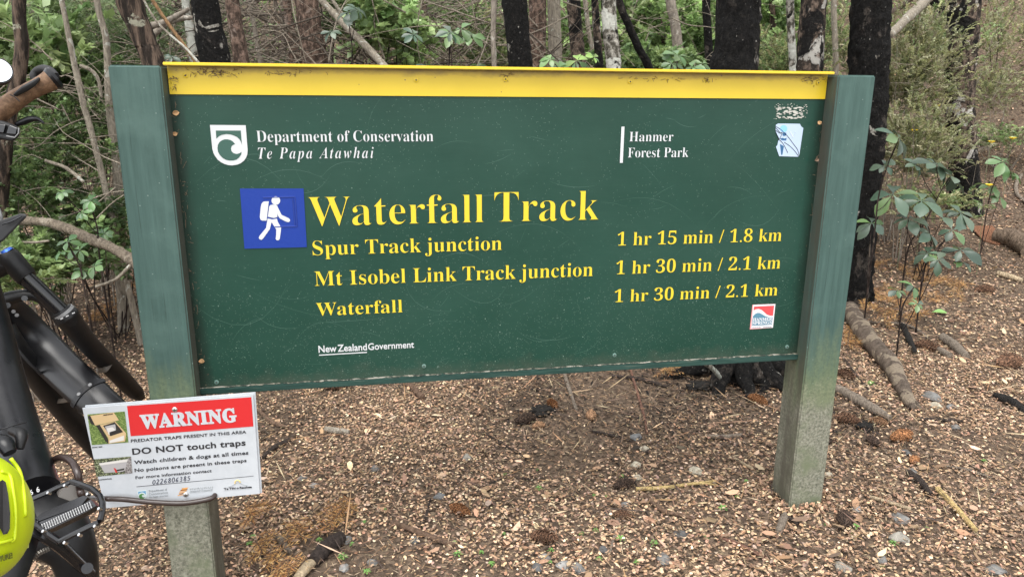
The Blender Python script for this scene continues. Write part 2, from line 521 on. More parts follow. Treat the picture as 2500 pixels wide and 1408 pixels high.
def post_mat():
    m = mat('painted_post', rough=.62, spec=.35); k = NT(m)
    v = k.coord((1, 1, .06)); v1 = k.coord((1, 1, 1))
    tc = k.n('ShaderNodeTexCoord'); sp = k.n('ShaderNodeSeparateXYZ'); k.l(tc.outputs['Object'], sp.inputs[0])
    g = k.noise(v, 90, 5, .6); blot = k.noise(v1, 9, 5, .6); fine = k.noise(v1, 140, 4, .7)
    paint = k.ramp(g, [(.3, (.030, .064, .054)), (.5, (.039, .078, .067)), (.7, (.050, .096, .083))])
    crk = k.noise(k.coord((1, 1, .025)), 150, 3, .6); paint = k.mix(k.math('MULTIPLY', k.step(crk, .34, .29), .5), paint, (.012, .028, .023))
    paint = k.mix(k.step(blot, .52, .75), paint, (.058, .105, .090))
    grey = k.ramp(fine, [(.32, (.065, .064, .050)), (.5, (.165, .160, .128)), (.68, (.27, .265, .215))])
    grey = k.mix(k.step(blot, .5, .66), grey, (.12, .135, .085))
    algae = k.ramp(fine, [(.3, (.085, .10, .045)), (.7, (.19, .215, .10))])
    zz = k.math('ADD', sp.outputs['Z'], k.math('MULTIPLY', k.math('SUBTRACT', k.noise(k.coord((1, 1, .25)), 22, 5, .65), .5), .34))
    f1 = k.step(zz, .54, .34)
    f2 = k.step(zz, .40, .27)
    c = k.mix(k.math('MULTIPLY', f1, .75), paint, algae)
    c = k.mix(k.math('MULTIPLY', f2, .85), c, grey)
    vo = k.n('ShaderNodeTexVoronoi', Scale=115.0); k.l(k.coord((1, 1, 1)), vo.inputs['Vector'])
    sc = k.n('ShaderNodeSeparateColor'); k.l(vo.outputs['Color'], sc.inputs[0])
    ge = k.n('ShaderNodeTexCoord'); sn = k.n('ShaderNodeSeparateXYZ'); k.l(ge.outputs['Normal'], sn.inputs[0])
    dirt_shade = k.math('MULTIPLY', k.step(k.math('ABSOLUTE', sn.outputs['X'], 0), .6, .9), k.step(k.math('ADD', k.noise(k.coord((1, 1, .12)), 30, 5, .6), k.math('MULTIPLY', blot, .4)), .45, .8))
    c = k.mix(k.math('MULTIPLY', dirt_shade, .9), c, (.060, .056, .042))  # side faces browned by grime, with the shade of the recess painted in
    sp2 = k.math('MULTIPLY', k.math('LESS_THAN', vo.outputs['Distance'], .17), k.math('GREATER_THAN', sc.outputs[0], .93))
    c = k.mix(k.math('MULTIPLY', sp2, .3), c, (.30, .36, .33))
    k.col(c); k.bump(g, .35, .004)
    return m
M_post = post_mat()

def panel_mat():
    m = mat('board_paint', rough=.42, spec=.26); k = NT(m)
    v = k.coord((1, 1, 1), rand=False)
    a = k.noise(v, 3.5, 5, .6); hz = k.noise(k.coord((.5, 1, 9), rand=False), 24, 5, .6)
    c = k.ramp(a, [(.3, (.0070, .036, .0235)), (.7, (.0105, .046, .0315))])
    c = k.mix(k.math('MULTIPLY', k.step(hz, .45, .9), .08), c, (.035, .088, .070))
    c = k.mix(k.math('MULTIPLY', k.step(k.noise(k.coord((1, 1, 1.6), rand=False), 2.2, 6, .62), .42, .72), .16), c, (.055, .105, .08))
    tc = k.n('ShaderNodeTexCoord'); sp = k.n('ShaderNodeSeparateXYZ'); k.l(tc.outputs['Object'], sp.inputs[0])
    zlow = k.step(k.math('ADD', sp.outputs['Z'], k.math('MULTIPLY', a, .3)), .92, .52)
    for scl, thr, dist, amt in ((170., .95, .20, .45), (330., .86, .30, .40), (80., .985, .10, .7)):
        vo = k.n('ShaderNodeTexVoronoi', Scale=scl); k.l(v, vo.inputs['Vector'])
        s3 = k.n('ShaderNodeSeparateColor'); k.l(vo.outputs['Color'], s3.inputs[0])
        t = k.math('SUBTRACT', k.math('ADD', thr+.02, k.math('MULTIPLY', k.step(k.noise(v, 4.2, 5, .65), .62, .40), .12)), k.math('MULTIPLY', zlow, .26))
        on = k.math('MULTIPLY', k.math('LESS_THAN', vo.outputs['Distance'], k.math('MULTIPLY', s3.outputs[1], dist*1.6)), k.math('GREATER_THAN', s3.outputs[0], t))
        c = k.mix(k.math('MULTIPLY', on, amt), c, (.24, .32, .275))
    # long wiping scratches
    for rot, sc, th in ():
        mp = k.n('ShaderNodeMapping'); mp.inputs['Rotation'].default_value = (0, rot, 0); mp.inputs['Scale'].default_value = (.12, 1, 1)
        k.l(v, mp.inputs[0])
        w = k.noise(mp.outputs[0], sc, 3, .6, .4)
        line = k.math('LESS_THAN', k.math('ABSOLUTE', k.math('SUBTRACT', w, .5), 0), th*.32)
        gate = k.step(k.noise(v, 5.5, 3, .5), .55, .66)
        c = k.mix(k.math('MULTIPLY', k.math('MULTIPLY', line, gate), .22), c, (.17, .24, .205))
    grime = k.noise(v, 30, 6, .7)
    c = k.mix(k.math('MULTIPLY', k.step(k.math('ADD', sp.outputs['Z'], k.math('MULTIPLY', grime, .10)), .53, .48), .4), c, (.075, .075, .055))
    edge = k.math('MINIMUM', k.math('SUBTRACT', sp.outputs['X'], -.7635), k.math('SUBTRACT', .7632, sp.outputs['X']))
    c = k.mix(k.math('MULTIPLY', k.step(k.math('ADD', edge, k.math('MULTIPLY', k.noise(k.coord((1, 1, .3), rand=False), 26, 6, .7), .06)), .062, .028), .75), c, (.010, .014, .010))  # panel darkens along both posts: dirt plus recess shade put into the colour
    k.col(c); k.bump(k.noise(v, 180, 3, .6), .06, .002)
    return m
M_panel = panel_mat()

def yellow_mat():
    m = mat('yellow_paint', rough=.38); k = NT(m)
    v = k.coord((1, 1, 1), rand=False)
    tc = k.n('ShaderNodeTexCoord'); sp = k.n('ShaderNodeSeparateXYZ'); k.l(tc.outputs['Object'], sp.inputs[0])
    c = k.ramp(k.noise(v, 6, 4, .6), [(.3, (.57, .41, .014)), (.7, (.64, .46, .020))])
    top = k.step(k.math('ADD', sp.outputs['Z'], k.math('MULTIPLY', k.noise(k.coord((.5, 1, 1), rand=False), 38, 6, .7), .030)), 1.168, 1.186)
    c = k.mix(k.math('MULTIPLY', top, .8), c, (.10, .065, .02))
    vo = k.n('ShaderNodeTexVoronoi', Scale=60.0); k.l(v, vo.inputs['Vector'])
    s3 = k.n('ShaderNodeSeparateColor'); k.l(vo.outputs['Color'], s3.inputs[0])
    on = k.math('MULTIPLY', k.math('LESS_THAN', vo.outputs['Distance'], .13), k.math('GREATER_THAN', s3.outputs[0], .9))
    c = k.mix(on, c, (.18, .10, .03))
    k.col(c)
    return m
M_yellow = yellow_mat()
M_ylet = mat('yellow_lettering', (.60, .450, .028), .5, spec=.3)
M_ycap = mat('yellow_flange', (.61, .44, .018), .45)
M_wlet = mat('white_lettering', (.50, .515, .52), .5, spec=.3)
M_blue = mat('blue_vinyl', (.006, .031, .225), .45, 0, .3); _k = NT(M_blue); _k.bump(_k.noise(_k.coord(rand=False), 120, 3, .6), .12, .003)
M_blue2 = mat('blue_relief', (.006, .027, .200), .45)
M_screw = mat('screw_steel', (.55, .54, .52), .35, .9)
M_screwd = mat('screw_recess', (.04, .035, .03), .7)
M_gscrew = mat('painted_screw', (.09, .16, .135), .5)
M_railtop = bark('rail_grime', (.12, .115, .09), (.04, .05, .04), (.25, .235, .20), 0, .4, 40, 1, 0, .4)

board = thing('information_board', (.8635, .05, 0), 'large dark green track information board with a yellow top strip between two green posts', 'sign board')

def add_post(x0):
    mb = MB(); bm = bmesh.new(); bmesh.ops.create_cube(bm, size=1)
    for v in bm.verts: v.co = Vector((x0+PW/2+v.co.x*PW, PDEP/2+v.co.y*PDEP, (TOPZ-.45)/2+v.co.z*(TOPZ+.45)))
    bmesh.ops.bevel(bm, geom=bm.edges[:], offset=.0035, segments=3, affect='EDGES')
    bm.verts.index_update()
    mb.add([v.co[:] for v in bm.verts], [[v.index for v in f.verts] for f in bm.faces]); bm.free()
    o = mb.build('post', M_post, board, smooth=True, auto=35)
    return o
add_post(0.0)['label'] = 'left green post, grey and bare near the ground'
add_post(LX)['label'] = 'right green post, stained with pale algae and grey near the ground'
# panel, yellow strip, flange, bottom rail
MB().box((PW, YP, ZB-.004), (LX, YP+.022, TOPZ-.012)).build('panel', M_panel, board)
# yellow angle strip: face plus a flange that projects over it
p_l, p_r = PY(407, 163, YP-.02), PY(2033, 184, YP-.02)
ZT = float((p_l[2]+p_r[2])/2)
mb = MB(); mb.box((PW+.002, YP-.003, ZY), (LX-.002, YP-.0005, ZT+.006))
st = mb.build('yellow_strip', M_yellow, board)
MB().box((PW+.001, YP-.030, ZT+.002), (LX-.001, YP+.040, ZT+.0085), .0012).build('cap_flange', M_ycap, board)
mb = MB(); mb.box((PW, YP-.009, ZB-.016), (LX, YP+.030, ZB-.0005), .002)
M_rail = mat('rail_paint', (.016, .046, .037), .5, spec=.3); _k = NT(M_rail); _k.col(_k.ramp(_k.noise(_k.coord((.2, 1, 3), rand=False), 60, 6, .7), [(.35, (.010, .032, .026)), (.58, (.022, .056, .046)), (.74, (.11, .115, .09))]))
mb.build('bottom_rail', M_rail, board)
mb = MB()
xs = np.linspace(PW+.004, LX-.004, 160)
for x in xs:
    if random.random() < .9:
        l = random.uniform(.006, .02); h = random.uniform(.0008, .0022)
        mb.sphere((x, YP-.0035+random.uniform(-.002, .002), ZB+.0002), 1, 6, 4, (l, .0035, h))
mb.build('rail_grime', M_railtop, board, smooth=True)

mb = MB(); r4 = random.Random(21)
for i in range(75):
    cx_ = r4.uniform(.15, 1.55); cz_ = r4.uniform(.48, 1.09); L_ = r4.choice((.03, .06, .10, .22))*r4.uniform(.6, 1.4); a_ = r4.gauss(.15, .45); k_ = r4.gauss(0, 1.2); w_ = r4.uniform(.00018, .0005)
    pr_ = None
    for q in range(9):
        t_ = (q/8-.5)*L_; X_ = cx_+t_*math.cos(a_)-k_*t_*t_*math.sin(a_)*4; Z_ = cz_+t_*math.sin(a_)+k_*t_*t_*math.cos(a_)*4
        X_ = min(max(X_, PW+.004), LX-.004); Z_ = min(max(Z_, ZB+.003), ZY-.003)
        w2 = w_*math.sin(math.pi*(q+.3)/8.6)
        cu_ = [(X_, YP-.0004, Z_-w2), (X_, YP-.0004, Z_+w2)]
        if pr_: mb.add([pr_[0], cu_[0], cu_[1], pr_[1]], [(0, 1, 2, 3)])
        pr_ = cu_
tag(mb.build('scratches', mat('scratched_paint', (.045, .105, .08), .6), board), kind='stuff')

def screw(px, py, y, r, m=M_yellow, hole=True, parent=board, flange=False):
    c = PY(px, py, y)
    o = MB().tube([c+[0, .001, 0], c+[0, -.002, 0], c+[0, -.0026, 0]], [r, r, r*.75], 16).build('screw', m, parent, smooth=True, auto=30)
    if hole: MB().disc(c+[0, -.0027, 0], (0, -1, 0), r*.36, 8, .0006).build('screw_recess', M_screwd, o)
    return o
for px, py in ((453, 185), (1016, 196), (1234, 194), (1538, 200), (1997, 203)):
    screw(px, py, YP-.003, .0052, M_ycap)
for px, py in ((529, 932), (1035, 893), (1500, 866), (1921, 846)):
    screw(px, py, YP, .0052, M_gscrew)

# ------------------------------------------------------------------ lettering
_B0 = 0x1D400
def bold(s):
    o = ''
    for c in s:
        if 'A' <= c <= 'Z': o += chr(0x1D400+ord(c)-65)
        elif 'a' <= c <= 'z': o += chr(0x1D41A+ord(c)-97)
        elif '0' <= c <= '9': o += chr(0x1D7CE+ord(c)-48)
        else: o += c
    return o
def bital(s):
    return ''.join(chr(0x1D468+ord(c)-65) if 'A' <= c <= 'Z' else chr(0x1D482+ord(c)-97) if 'a' <= c <= 'z' else c for c in s)
def sital(s):
    return ''.join(chr(0x1D608+ord(c)-65) if 'A' <= c <= 'Z' else chr(0x1D622+ord(c)-97) if 'a' <= c <= 'z' else c for c in s)
def mono(s):
    return ''.join(chr(0x1D670+ord(c)-65) if 'A' <= c <= 'Z' else c for c in s)

def text_mesh(body, offset=0.0, spacing=1.0, word=1.0):
    cu = bpy.data.curves.new('lettering', 'FONT')
    cu.body = body; cu.size = 1.0; cu.offset = offset; cu.space_character = spacing; cu.space_word = word
    cu.resolution_u = 4
    o = bpy.data.objects.new('lettering', cu); COL.objects.link(o)
    bpy.context.view_layer.update()
    dg = bpy.context.evaluated_depsgraph_get()
    me = bpy.data.meshes.new_from_object(o.evaluated_get(dg), preserve_all_data_layers=False, depsgraph=dg)
    bpy.data.objects.remove(o); bpy.data.curves.remove(cu)
    return me
_cap = {}
def cap_height(ch, offset):
    k = (ch, round(offset, 4))
    if k not in _cap:
        me = text_mesh(ch, offset)
        _cap[k] = max(v.co.y for v in me.vertices); bpy.data.meshes.remove(me)
    return _cap[k]

def place_text(name, body, Lp, Rp, Tp, P, m, parent, offset=0.0, spacing=1.0, word=1.0, capch=None, thick=.0008, label=None):
    """baseline from pixel Lp to Rp, capital tops at Tp; P maps a pixel to its point on the board"""
    me = text_mesh(body, offset, spacing, word)
    n = len(me.vertices); v = np.empty(n*3, np.float32); me.vertices.foreach_get('co', v); v = v.reshape(-1, 3).astype(float)
    x0, x1 = v[:, 0].min(), v[:, 0].max()
    ch = cap_height(capch or body[0], offset)
    A = P(*Lp); Bx = P(*Rp)-A; By = P(*Tp)-A
    By = By-0*Bx
    nrm = np.cross(Bx, By); nrm /= np.linalg.norm(nrm)
    w = A+((v[:, 0]-x0)/(x1-x0))[:, None]*Bx+(v[:, 1]/ch)[:, None]*By+nrm*thick
    b = np.array(base_of(parent))
    me.vertices.foreach_set('co', (w-b).astype(np.float32).ravel()); me.update()
    me.materials.clear()
    me.polygons.foreach_set('use_smooth', np.zeros(len(me.polygons), bool))
    o = link(name, me, m, parent)
    sd = o.modifiers.new('depth', 'SOLIDIFY'); sd.thickness = thick*.9; sd.offset = -1
    if label: o['label'] = label
    return o

PB = lambda px, py: PY(px, py, YP-.0006)
def straight(Lp, Rp):
    """board lines are level: average the height of the two ends"""
    a, b = PB(*Lp), PB(*Rp); z = (a[2]+b[2])/2
    return z
def board_text(name, body, Lp, Rp, topy, m=M_ylet, **kw):
    a, b = PB(*Lp), PB(*Rp); z = (a[2]+b[2])/2
    t = PB(Lp[0], topy); h = t[2]-a[2]
    q = {0: np.array([a[0], a[1], z]), 1: np.array([b[0], a[1], z]), 2: np.array([a[0], a[1], z+h])}
    return place_text(name, body, (0,), (1,), (2,), lambda i: q[i], m, board, **kw)

board_text('title_lettering', bold('Waterfall'), (756, 551.5), (1181, 543.5), 481, offset=-.013, label='large yellow word Waterfall')
board_text('title_lettering', bold('Track'), (1207, 542), (1461, 537), 469.5, offset=-.013, label='large yellow word Track')
board_text('lettering', bold('Spur Track junction'), (764, 623), (1225, 610), 587.5, offset=-.009, label='yellow words Spur Track junction')
board_text('lettering', bold('Mt Isobel Link Track junction'), (769, 699), (1447, 672.5), 664, offset=-.009, label='yellow words Mt Isobel Link Track junction')
board_text('lettering', bold('Waterfall'), (773, 769.5), (983, 763), 738.5, offset=-.009, label='small yellow word Waterfall')
for t, a, b, c in (('1 hr 15 min / 1.8 km', (1507, 600), (1907, 588), 566.5), ('1 hr 30 min / 2.1 km', (1504, 670), (1904, 655), 636.5), ('1 hr 30 min / 2.1 km', (1500, 737), (1897, 721.5), 705.5)):
    board_text('lettering', bold(t), a, b, c, offset=-.011, capch=bold('1'), label='yellow time and distance '+t)
board_text('lettering', bold('Department of Conservation'), (627, 345.5), (1058, 346.5), 318.5, M_wlet, offset=-.011, label='white words Department of Conservation')
board_text('lettering', bital('Te Papa Atawhai'), (631, 387), (913, 387), 360, M_wlet, offset=-.010, spacing=1.22, label='white slanted words Te Papa Atawhai')
board_text('lettering', bold('Hanmer'), (1536, 345.6), (1643, 345.2), 322.5, M_wlet, offset=-.011, label='white word Hanmer')
board_text('lettering', bold('Forest Park'), (1532.5, 385), (1680, 383.5), 361.5, M_wlet, offset=-.011, label='white words Forest Park')
board_text('lettering', 'New Zealand', (778, 860), (896, 854), 843.5, M_wlet, offset=.016, word=.55, label='white words New Zealand, underlined')
board_text('lettering', 'Government', (899, 853.5), (1011, 848), 837.5, M_wlet, offset=.012, label='white word Government')

def flat(name, pts, P, m, parent, lift=.0008, label=None):
    q = [P(*p) for p in pts]
    nrm = np.cross(q[1]-q[0], q[2]-q[0])
    q = [np.asarray(p)+[0, -lift, 0] for p in q]
    o = MB().poly(q).build(name, m, parent)
    if label: o['label'] = label
    return o
flat('underline', [(779, 865), (896, 858), (896, 860.5), (779, 867.5)], PB, M_wlet, board)
flat('divider_bar', [(1517, 309.5), (1524.5, 309.5), (1520.2, 397.7), (1513, 397.7)], PB, M_wlet, board)
Z6 = lambda x, y: PB(480+x*.248, 280+y*.248)
M_pgreen = mat('board_green', (.021, .073, .055), .36)
sh = flat('emblem', [(132, 102), (484, 105), (503, 345), (500, 390), (487, 425), (465, 455), (435, 478), (400, 492), (350, 500), (310, 496), (275, 486), (240, 468), (210, 445), (185, 412), (167, 378), (155, 335)], Z6, M_wlet, board, label='white shield emblem with a curling fern shoot')
flat('emblem_field', [(190, 157), (436, 157), (447, 300), (438, 268), (425, 245), (400, 222), (370, 207), (335, 196), (295, 192), (250, 199), (220, 214), (196, 237)], Z6, M_pgreen, sh, .0012)
flat('emblem_curl', [(206, 330), (210, 300), (225, 272), (248, 254), (275, 244), (305, 243), (335, 250), (360, 266), (379, 290), (360, 298), (345, 312), (339, 335), (346, 362), (365, 380), (395, 387), (425, 380), (443, 366), (440, 392), (420, 422), (395, 442), (360, 452), (325, 452), (290, 445), (255, 425), (228, 395), (212, 365)], Z6, M_pgreen, sh, .0012)
# walker pictogram
pic = flat('pictogram', [(427, 727), (1053, 727), (1085, 1303), (472, 1318)], Z6, M_blue, board, .0010, 'blue square with a white walker carrying a pack')
def wp(pts, name='walker_shape'): return flat(name, pts, Z6, M_wlet, pic, .0018)
wp([(781+43*math.cos(a), 845+42*math.sin(a)) for a in np.linspace(0, 6.1, 20)], 'walker_head')
wp([(655, 858), (670, 853), (712, 852), (690, 1042), (645, 1041), (630, 1032), (623, 1010), (632, 910), (640, 875)], 'walker_pack')
wp([(715, 905), (725, 890), (745, 885), (775, 886), (793, 893), (808, 925), (838, 985), (908, 1018), (921, 1032), (920, 1046), (908, 1056), (888, 1054), (822, 1021), (803, 995), (797, 972), (795, 1008), (760, 1016), (702, 1003)], 'walker_body')
wp([(700, 1019), (745, 1030), (792, 1022), (800, 1052), (833, 1110), (830, 1145), (819, 1222), (808, 1234), (790, 1235), (779, 1222), (784, 1180), (785, 1130), (745, 1065), (737, 1062), (722, 1125), (655, 1218), (640, 1230), (622, 1226), (613, 1210), (622, 1188), (685, 1113)], 'walker_legs')
mb = MB()
for a, b in (((655, 815), (968, 808)), ((968, 808), (990, 1098)), ((990, 1098), (770, 1104)), ((948, 830), (968, 1085))):
    mb.tube([Z6(*a)+[0, -.0009, 0], Z6(*b)+[0, -.0009, 0]], .0016, 6)
mb.build('relief_line', M_blue2, pic)

# stickers
Z5 = lambda x, y: PB(1400+x*.28, 630+y*.28)
M_swhite = mat('sticker_white', (.62, .61, .62), .4); M_sred = mat('sticker_red', (.55, .06, .065), .4); M_sblue = mat('sticker_teal', (.075, .19, .26), .4)
M_pink = mat('sticker_pink', (.62, .26, .26), .4)
s1 = flat('sticker', [(1560, 405), (1760, 398), (1738, 605), (1536, 620)], Z5, M_pink, board, .0006, 'small square red, white and blue sticker near the lower right corner')
flat('sticker_face', [(1566, 407), (1760, 399), (1738, 604), (1549, 612)], Z5, M_swhite, s1, .0009)
flat('sticker_field', [(1573, 420), (1748, 412), (1738, 500), (1712, 500), (1685, 490), (1662, 470), (1640, 450), (1612, 440), (1588, 444), (1569, 455)], Z5, M_sred, s1, .0012)
flat('sticker_wave', [(1563, 505), (1580, 487), (1600, 476), (1622, 476), (1645, 488), (1668, 503), (1700, 513), (1735, 512), (1729, 578), (1554, 588)], Z5, M_sblue, s1, .0012)
place_text('sticker_lettering', bold('HANMER'), (1563, 548), (1729, 541), (1565, 521), lambda x, y: Z5(x, y)+[0, -.0008, 0], M_swhite, s1)
place_text('sticker_lettering', bold('SPRINGS'), (1559, 578), (1726, 572), (1561, 551), lambda x, y: Z5(x, y)+[0, -.0008, 0], M_swhite, s1)
mb = MB()
for i in range(9):
    x = 1556+i*19
    if i == 4: continue
    mb.poly([Z5(x, 601-i*.6)+[0, -.0013, 0], Z5(x+17, 600-i*.6)+[0, -.0013, 0], Z5(x+17, 605-i*.6)+[0, -.0013, 0], Z5(x, 606-i*.6)+[0, -.0013, 0]])
mb.build('sticker_line', mat('sticker_ink', (.05, .06, .09), .5), s1)
Zs = lambda x, y: PB(1860+x*.1136, 240+y*.1136)
M_pale = mat('sticker_paleblue', (.38, .47, .60), .4); M_lb = mat('sticker_blue', (.20, .45, .72), .4); M_db = mat('sticker_darkblue', (.018, .09, .20), .4); M_ink = mat('marker_ink', (.012, .012, .014), .5)
s2 = flat('sticker', [(345, 545), (815, 550), (830, 580), (855, 620), (888, 640), (800, 1235), (770, 1258), (370, 1245), (300, 1040), (330, 1010), (345, 930), (365, 890), (330, 800), (290, 690), (300, 570)], Zs, M_pale, board, .0007, 'torn pale blue sticker scribbled over in black near the top right corner')
flat('sticker_blot', [(465+78*math.cos(a), 655+78*math.sin(a)) for a in np.linspace(0, 6.1, 18)], Zs, M_lb, s2, .001)
flat('sticker_blot', [(440, 750), (480, 735), (525, 745), (515, 800), (470, 815), (440, 800)], Zs, M_db, s2, .001)
flat('sticker_blot', [(385, 870), (440, 850), (485, 868), (530, 850), (518, 910), (420, 905)], Zs, M_db, s2, .001)
flat('sticker_blot', [(385, 985), (470, 1030), (435, 1220), (412, 1220)], Zs, M_db, s2, .001)
def strip(name, pts, wpx, P, m, parent, lift, n=5):
    q = smooth_path([P(*p) for p in pts], n)
    mb = MB(); w = wpx
    mb.tube([p+[0, -lift, 0] for p in q], w, 5)
    return mb.build(name, m, parent)
for pts in ([(300, 610), (400, 670), (470, 740), (560, 830), (680, 990), (765, 1110), (795, 1240)], [(295, 690), (380, 750), (430, 740), (400, 830), (360, 890)], [(365, 890), (430, 950), (490, 1040), (550, 1170)], [(475, 945), (600, 1030), (700, 1130), (780, 1240)], [(295, 640), (350, 700), (410, 760)], [(300, 740), (340, 820), (370, 880)]):
    strip('scribble', pts, .0007, Zs, M_ink, s2, .0010)
place_text('sticker_lettering', bold('V'), (585, 850), (735, 860), (578, 715), lambda x, y: Zs(x, y)+[0, -.0005, 0], mat('faded_print', (.48, .54, .62), .5), s2, offset=-.018)
# scraps of torn-off sticker
mb = MB(); r2 = random.Random(5)
for i in range(150):
    u = r2.uniform(0, 1); vv = r2.uniform(0, 1)
    x = 225+740*u+40*(1-vv)
    y = 115+vv*330
    core = 1 if (330 < x < 900 and 200 < y < 440) else 0
    if not core and r2.random() < .35: continue
    sx = r2.uniform(14, 55 if core else 22); sy = sx*r2.uniform(.2, .55)
    a0 = r2.uniform(0, 6.28)
    pts = [Zs(x+sx*math.cos(a)*r2.uniform(.5, 1), y+sy*math.sin(a)*r2.uniform(.5, 1))+[0, -.0005-.00002*i*.1, 0] for a in np.linspace(0, 5.6, 9)]
    mb.poly(pts)
mb.build('sticker_residue', mat('torn_paper', (.46, .45, .40), .8), board)

# spider web debris and leaf scraps caught on the board
M_web = mat('debris', (.13, .085, .055), .9)
M_scrap = mat('leaf_scrap', (.42, .25, .12), .8)
def scrap(px, py, y, s, col=M_scrap, lab=None):
    c = PY(px, py, y)+np.array([0, -.004, 0]); a = random.uniform(0, 6)
    pts = [c+s*np.array([math.cos(t+a)*(1 if i % 2 else .8), -.25*math.sin(2*t), math.sin(t+a)*.75]) for i, t in enumerate(np.linspace(0, 5.5, 8))]
    o = MB().prism(pts, (0, .0015, 0)).build('leaf_scrap', col, None)
    tag(o, lab, 'dead leaf')
scrap(430, 276, YP, .0075, lab='tan leaf scrap stuck beside the left post, uppermost of three there')
scrap(428, 327, YP, .0060, lab='tan leaf scrap stuck beside the left post below another scrap, level with the shield emblem')
scrap(493, 880, YP, .0070, lab='tan leaf scrap stuck low in the left corner of the board')
scrap(1999, 300, YP-.02, .006, lab='tan leaf scrap caught high against the right post beside the board')
scrap(1993, 390, YP-.02, .006, M_web, 'brown leaf scrap caught against the right post beside the torn pale sticker')
mb = MB(); r3 = random.Random(3)
for (px, py, sx, sy, n) in ((525, 178, 34, 9, 80), (1240, 190, 8, 12, 14), (1980, 196, 24, 8, 40), (1730, 196, 10, 6, 14), (700, 180, 30, 5, 26), (1600, 192, 40, 4, 20), (425, 200, 6, 18, 24)):
    for i in range(n):
        a = PY(px+r3.gauss(0, sx), py+r3.gauss(0, sy*.6), YP-.006)
        d = np.array([r3.gauss(0, .006), r3.gauss(0, .003), r3.gauss(0, .004)])
        mb.tube([a, a+d*.5+np.array([0, 0, r3.gauss(0, .001)]), a+d], .00055, 3, False)
for (px0, py0, px1, py1, n) in ((425, 240, 497, 940, 60), (2008, 250, 1953, 860, 45)):
    for i in range(n):
        t = r3.random(); a = PY(px0+(px1-px0)*t+r3.gauss(2, 4), py0+(py1-py0)*t, YP-.004)
        d = np.array([r3.gauss(0, .004), r3.gauss(0, .002), r3.gauss(0, .007)])
        mb.tube([a, a+d], .0004, 3, False)
tag(mb.build('debris', M_web, board), kind='stuff')

# ------------------------------------------------------------------ warning sign on the left post
M_wsign = mat('sign_white', (.74, .77, .80), .4); _k = NT(M_wsign); _k.col(_k.ramp(_k.noise(_k.coord(rand=False), 20, 5, .65), [(.3, (.40, .425, .45)), (.6, (.455, .48, .505))]))
M_wred = mat('sign_red', (.50, .017, .019), .45); M_wblk = mat('sign_black', (.015, .015, .018), .5); M_wgrey = mat('sign_grey', (.27, .29, .30), .5)
YW = -.016
PWS = lambda px, py: PY(px, py, YW)
ZW = lambda x, y: PWS(200+x*.19883, 960+y*.19883)
quad = [(5, 180), (2103, 15), (2184, 1228), (282, 1408)]
wc = np.mean([ZW(*q) for q in quad], 0)
warn = thing('warning_sign', (wc[0], YW, float(min(ZW(*q)[2] for q in quad))), 'white and red predator trap warning sign screwed to the left post', 'warning sign')
def sheet(q, y0, y1, name, m):
    pts = [np.array([p[0], y0, p[2]]) for p in q]
    return MB().prism(pts, (0, y1-y0, 0)).build(name, m, warn)
q = [ZW(*p) for p in quad]
sheet(q, YW, YW+.003, 'front_sheet', M_wsign)
q2 = [ZW(*p)+[.0045, 0, .0035 if i < 2 else -.001] for i, p in enumerate(quad)]
sheet(q2, YW+.0045, YW+.0075, 'back_sheet', M_wsign)['label'] = 'second white sheet behind, edges just showing'
PWt = lambda x, y: ZW(x, y)
def wf(name, pts, m, lift=.0006, parent=warn, label=None): return flat(name, pts, ZW, m, parent, lift, label)
wf('red_band', [(555, 152), (2080, 43), (2106, 402), (600, 522)], M_wred)
place_text('warning_lettering', bold('WARNING'), (733, 426), (1908, 338), (707, 262), lambda x, y: ZW(x, y)+[0, -.0006, 0], M_wsign, warn, offset=.034, spacing=1.06, label='white slab word WARNING on red')
def wt(body, a, b, c, m=M_wblk, off=.014, **kw): place_text('lettering', body, a, b, c, ZW, m, warn, offset=off, **kw)
wt('PREDATOR TRAPS PRESENT IN THIS AREA', (603, 600), (2018, 487), (600, 563), off=.010)
wt('DO NOT touch traps', (622, 748), (2012, 634), (613, 674), off=.022, spacing=1.04)
wt('Watch children & dogs at all times', (645, 866), (2045, 745), (640, 822), off=.018, spacing=1.04)
wt('No poisons are present in these traps', (650, 961), (2022, 838), (645, 920), off=.016, spacing=1.04)
wt('For more information contact', (660, 1048), (1593, 962), (656, 1013), off=.012, spacing=1.04)
wf('rule_line', [(670, 1139), (2108, 1008), (2108, 1013), (670, 1145)], M_wblk)
wt('DOC 200', (127, 668), (250, 659), (126, 653), off=.012); wt('TRAPINATOR', (184, 1066), (369, 1050), (183, 1053), off=.012)
wt(bold('Department of'), (820, 1206), (1048, 1186), (817, 1183), M_wgrey, off=-.012)
wt(bold('Conservation'), (822, 1246), (1057, 1224), (820, 1220), M_wgrey, off=-.012)
wt(bital('Te Papa Atawhai'), (828, 1280), (1060, 1257), (826, 1259), M_wgrey, off=-.012)
wt('HURUNUI', (1327, 1180), (1605, 1157), (1326, 1161), M_wgrey, off=.012, spacing=1.35)
wt(sital('District Council'), (1327, 1217), (1605, 1192), (1325, 1191), M_wgrey, off=.0)
wt('Te Tihi o Rauhea', (1744, 1182), (2088, 1155), (1741, 1157), M_wblk, off=.024, word=.6)
